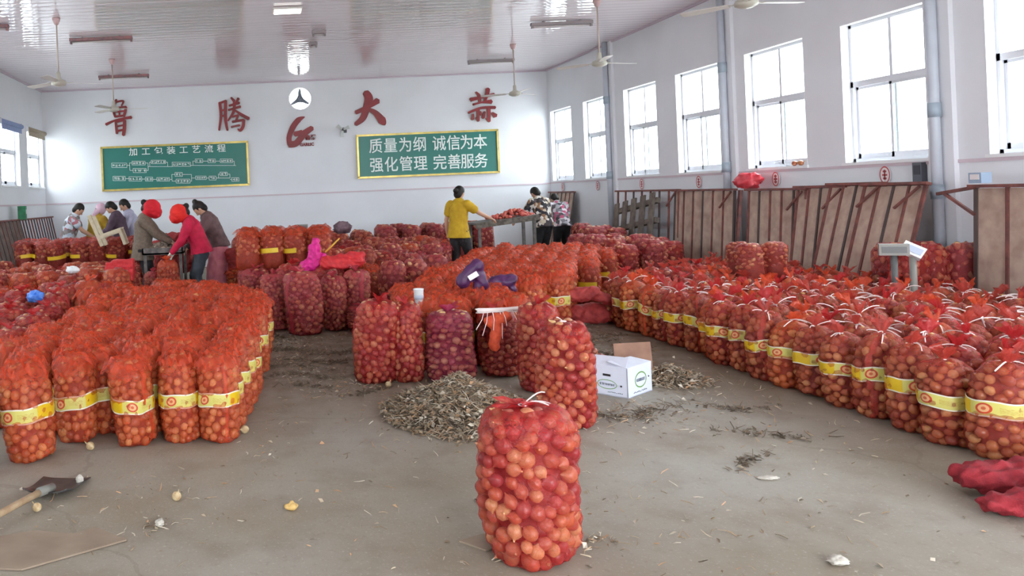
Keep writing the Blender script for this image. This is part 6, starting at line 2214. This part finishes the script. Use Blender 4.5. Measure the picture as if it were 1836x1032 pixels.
limp_sack('rust-red empty sacks draped right of the pink apron', (-0.3, 12.4, 0.35), [((-0.15, 0, 0.4), (0.25, 0, 0.44), 0.1), ((0.25, 0, 0.4), (0.3, 0, 0.0), 0.12), ((-0.1, 0, 0.3), (-0.05, 0, -0.1), 0.13), ((0.05, 0.05, 0.25), (0.1, 0.05, 0.0), 0.16)], M_rust_fab, 52, 0.05, voxel=0.016)
bag_at('fold2', (-0.3, 12.2, 0), 0.4, 'orange bag under the draped rust-red sacks', None, (1.2, 1.1, 0.9), N_orange)

t = thing('grading_table', 'sloping dark grading table beside the mustard-shirt worker', 'table', (4.72, 15.05, 0), 0.0)
R = Matrix.Rotation(-0.1, 3, 'Y')
MB().box((0, 0, 1.0), (1.2, 0.7, 0.04), rot=R).build('table_top', M_tab, t)
MB().box((0, -0.36, 0.97), (1.22, 0.03, 0.1), rot=R).build('front_rim', mat('grey_bark', (126, 118, 108), 0.9, rgb2=(84, 76, 70), vscale=20), t)
for (x, y, z) in ((-0.52, -0.3, 0.92), (0.52, -0.3, 1.02), (-0.52, 0.3, 0.92), (0.52, 0.3, 1.02)):
    MB().box((x, y, z / 2), (0.05, 0.05, z)).build('leg', M_tab, t)
pile_things('red onion heaped on the sloping grading table', 'onions on the grading table', 5.0, 15.05, 1.02, 0.36, 0.28, 0.16, 110, onion_mat('red_bulbs', [(206, 92, 76), (186, 72, 66), (220, 120, 90), (170, 60, 60), (200, 84, 72), (214, 104, 84)]), 42)
pile_things('red onion spread thin along the grading table', 'onions on the grading table slope', 4.68, 15.05, 1.0, 0.3, 0.2, 0.06, 40, MATS['red_bulbs'], 43)

t = thing('wooden_stool', 'pale wooden stool lying tipped on the left heap', 'stool', (-2.5, 13.0, 0.96))
M_pale = mat('pale_wood', (216, 204, 178), 0.7, rgb2=(196, 180, 150), vscale=12)
for (a, b_, w_, nm) in (((-0.28, 0.0, 0.48), (-0.08, 0.0, -0.04), 0.06, 'leg'), ((-0.26, 0.26, 0.46), (-0.06, 0.26, -0.04), 0.06, 'leg'), ((0.22, 0.0, 0.21), (0.30, 0.0, -0.03), 0.05, 'leg'), ((0.22, 0.26, 0.21), (0.30, 0.26, -0.03), 0.05, 'leg'),
                        ((-0.12, 0.0, 0.10), (0.24, 0.0, 0.21), 0.055, 'rail'), ((-0.12, 0.26, 0.10), (0.24, 0.26, 0.21), 0.055, 'rail')):
    MB().bar(a, b_, w_).build(nm, M_pale, t)
MB().bar((-0.13, 0.13, 0.13), (0.24, 0.13, 0.245), 0.025, 0.3, up=(0, 1, 0)).build('seat_board', M_pale, t)

bpy.data.scenes.remove(BENCH)
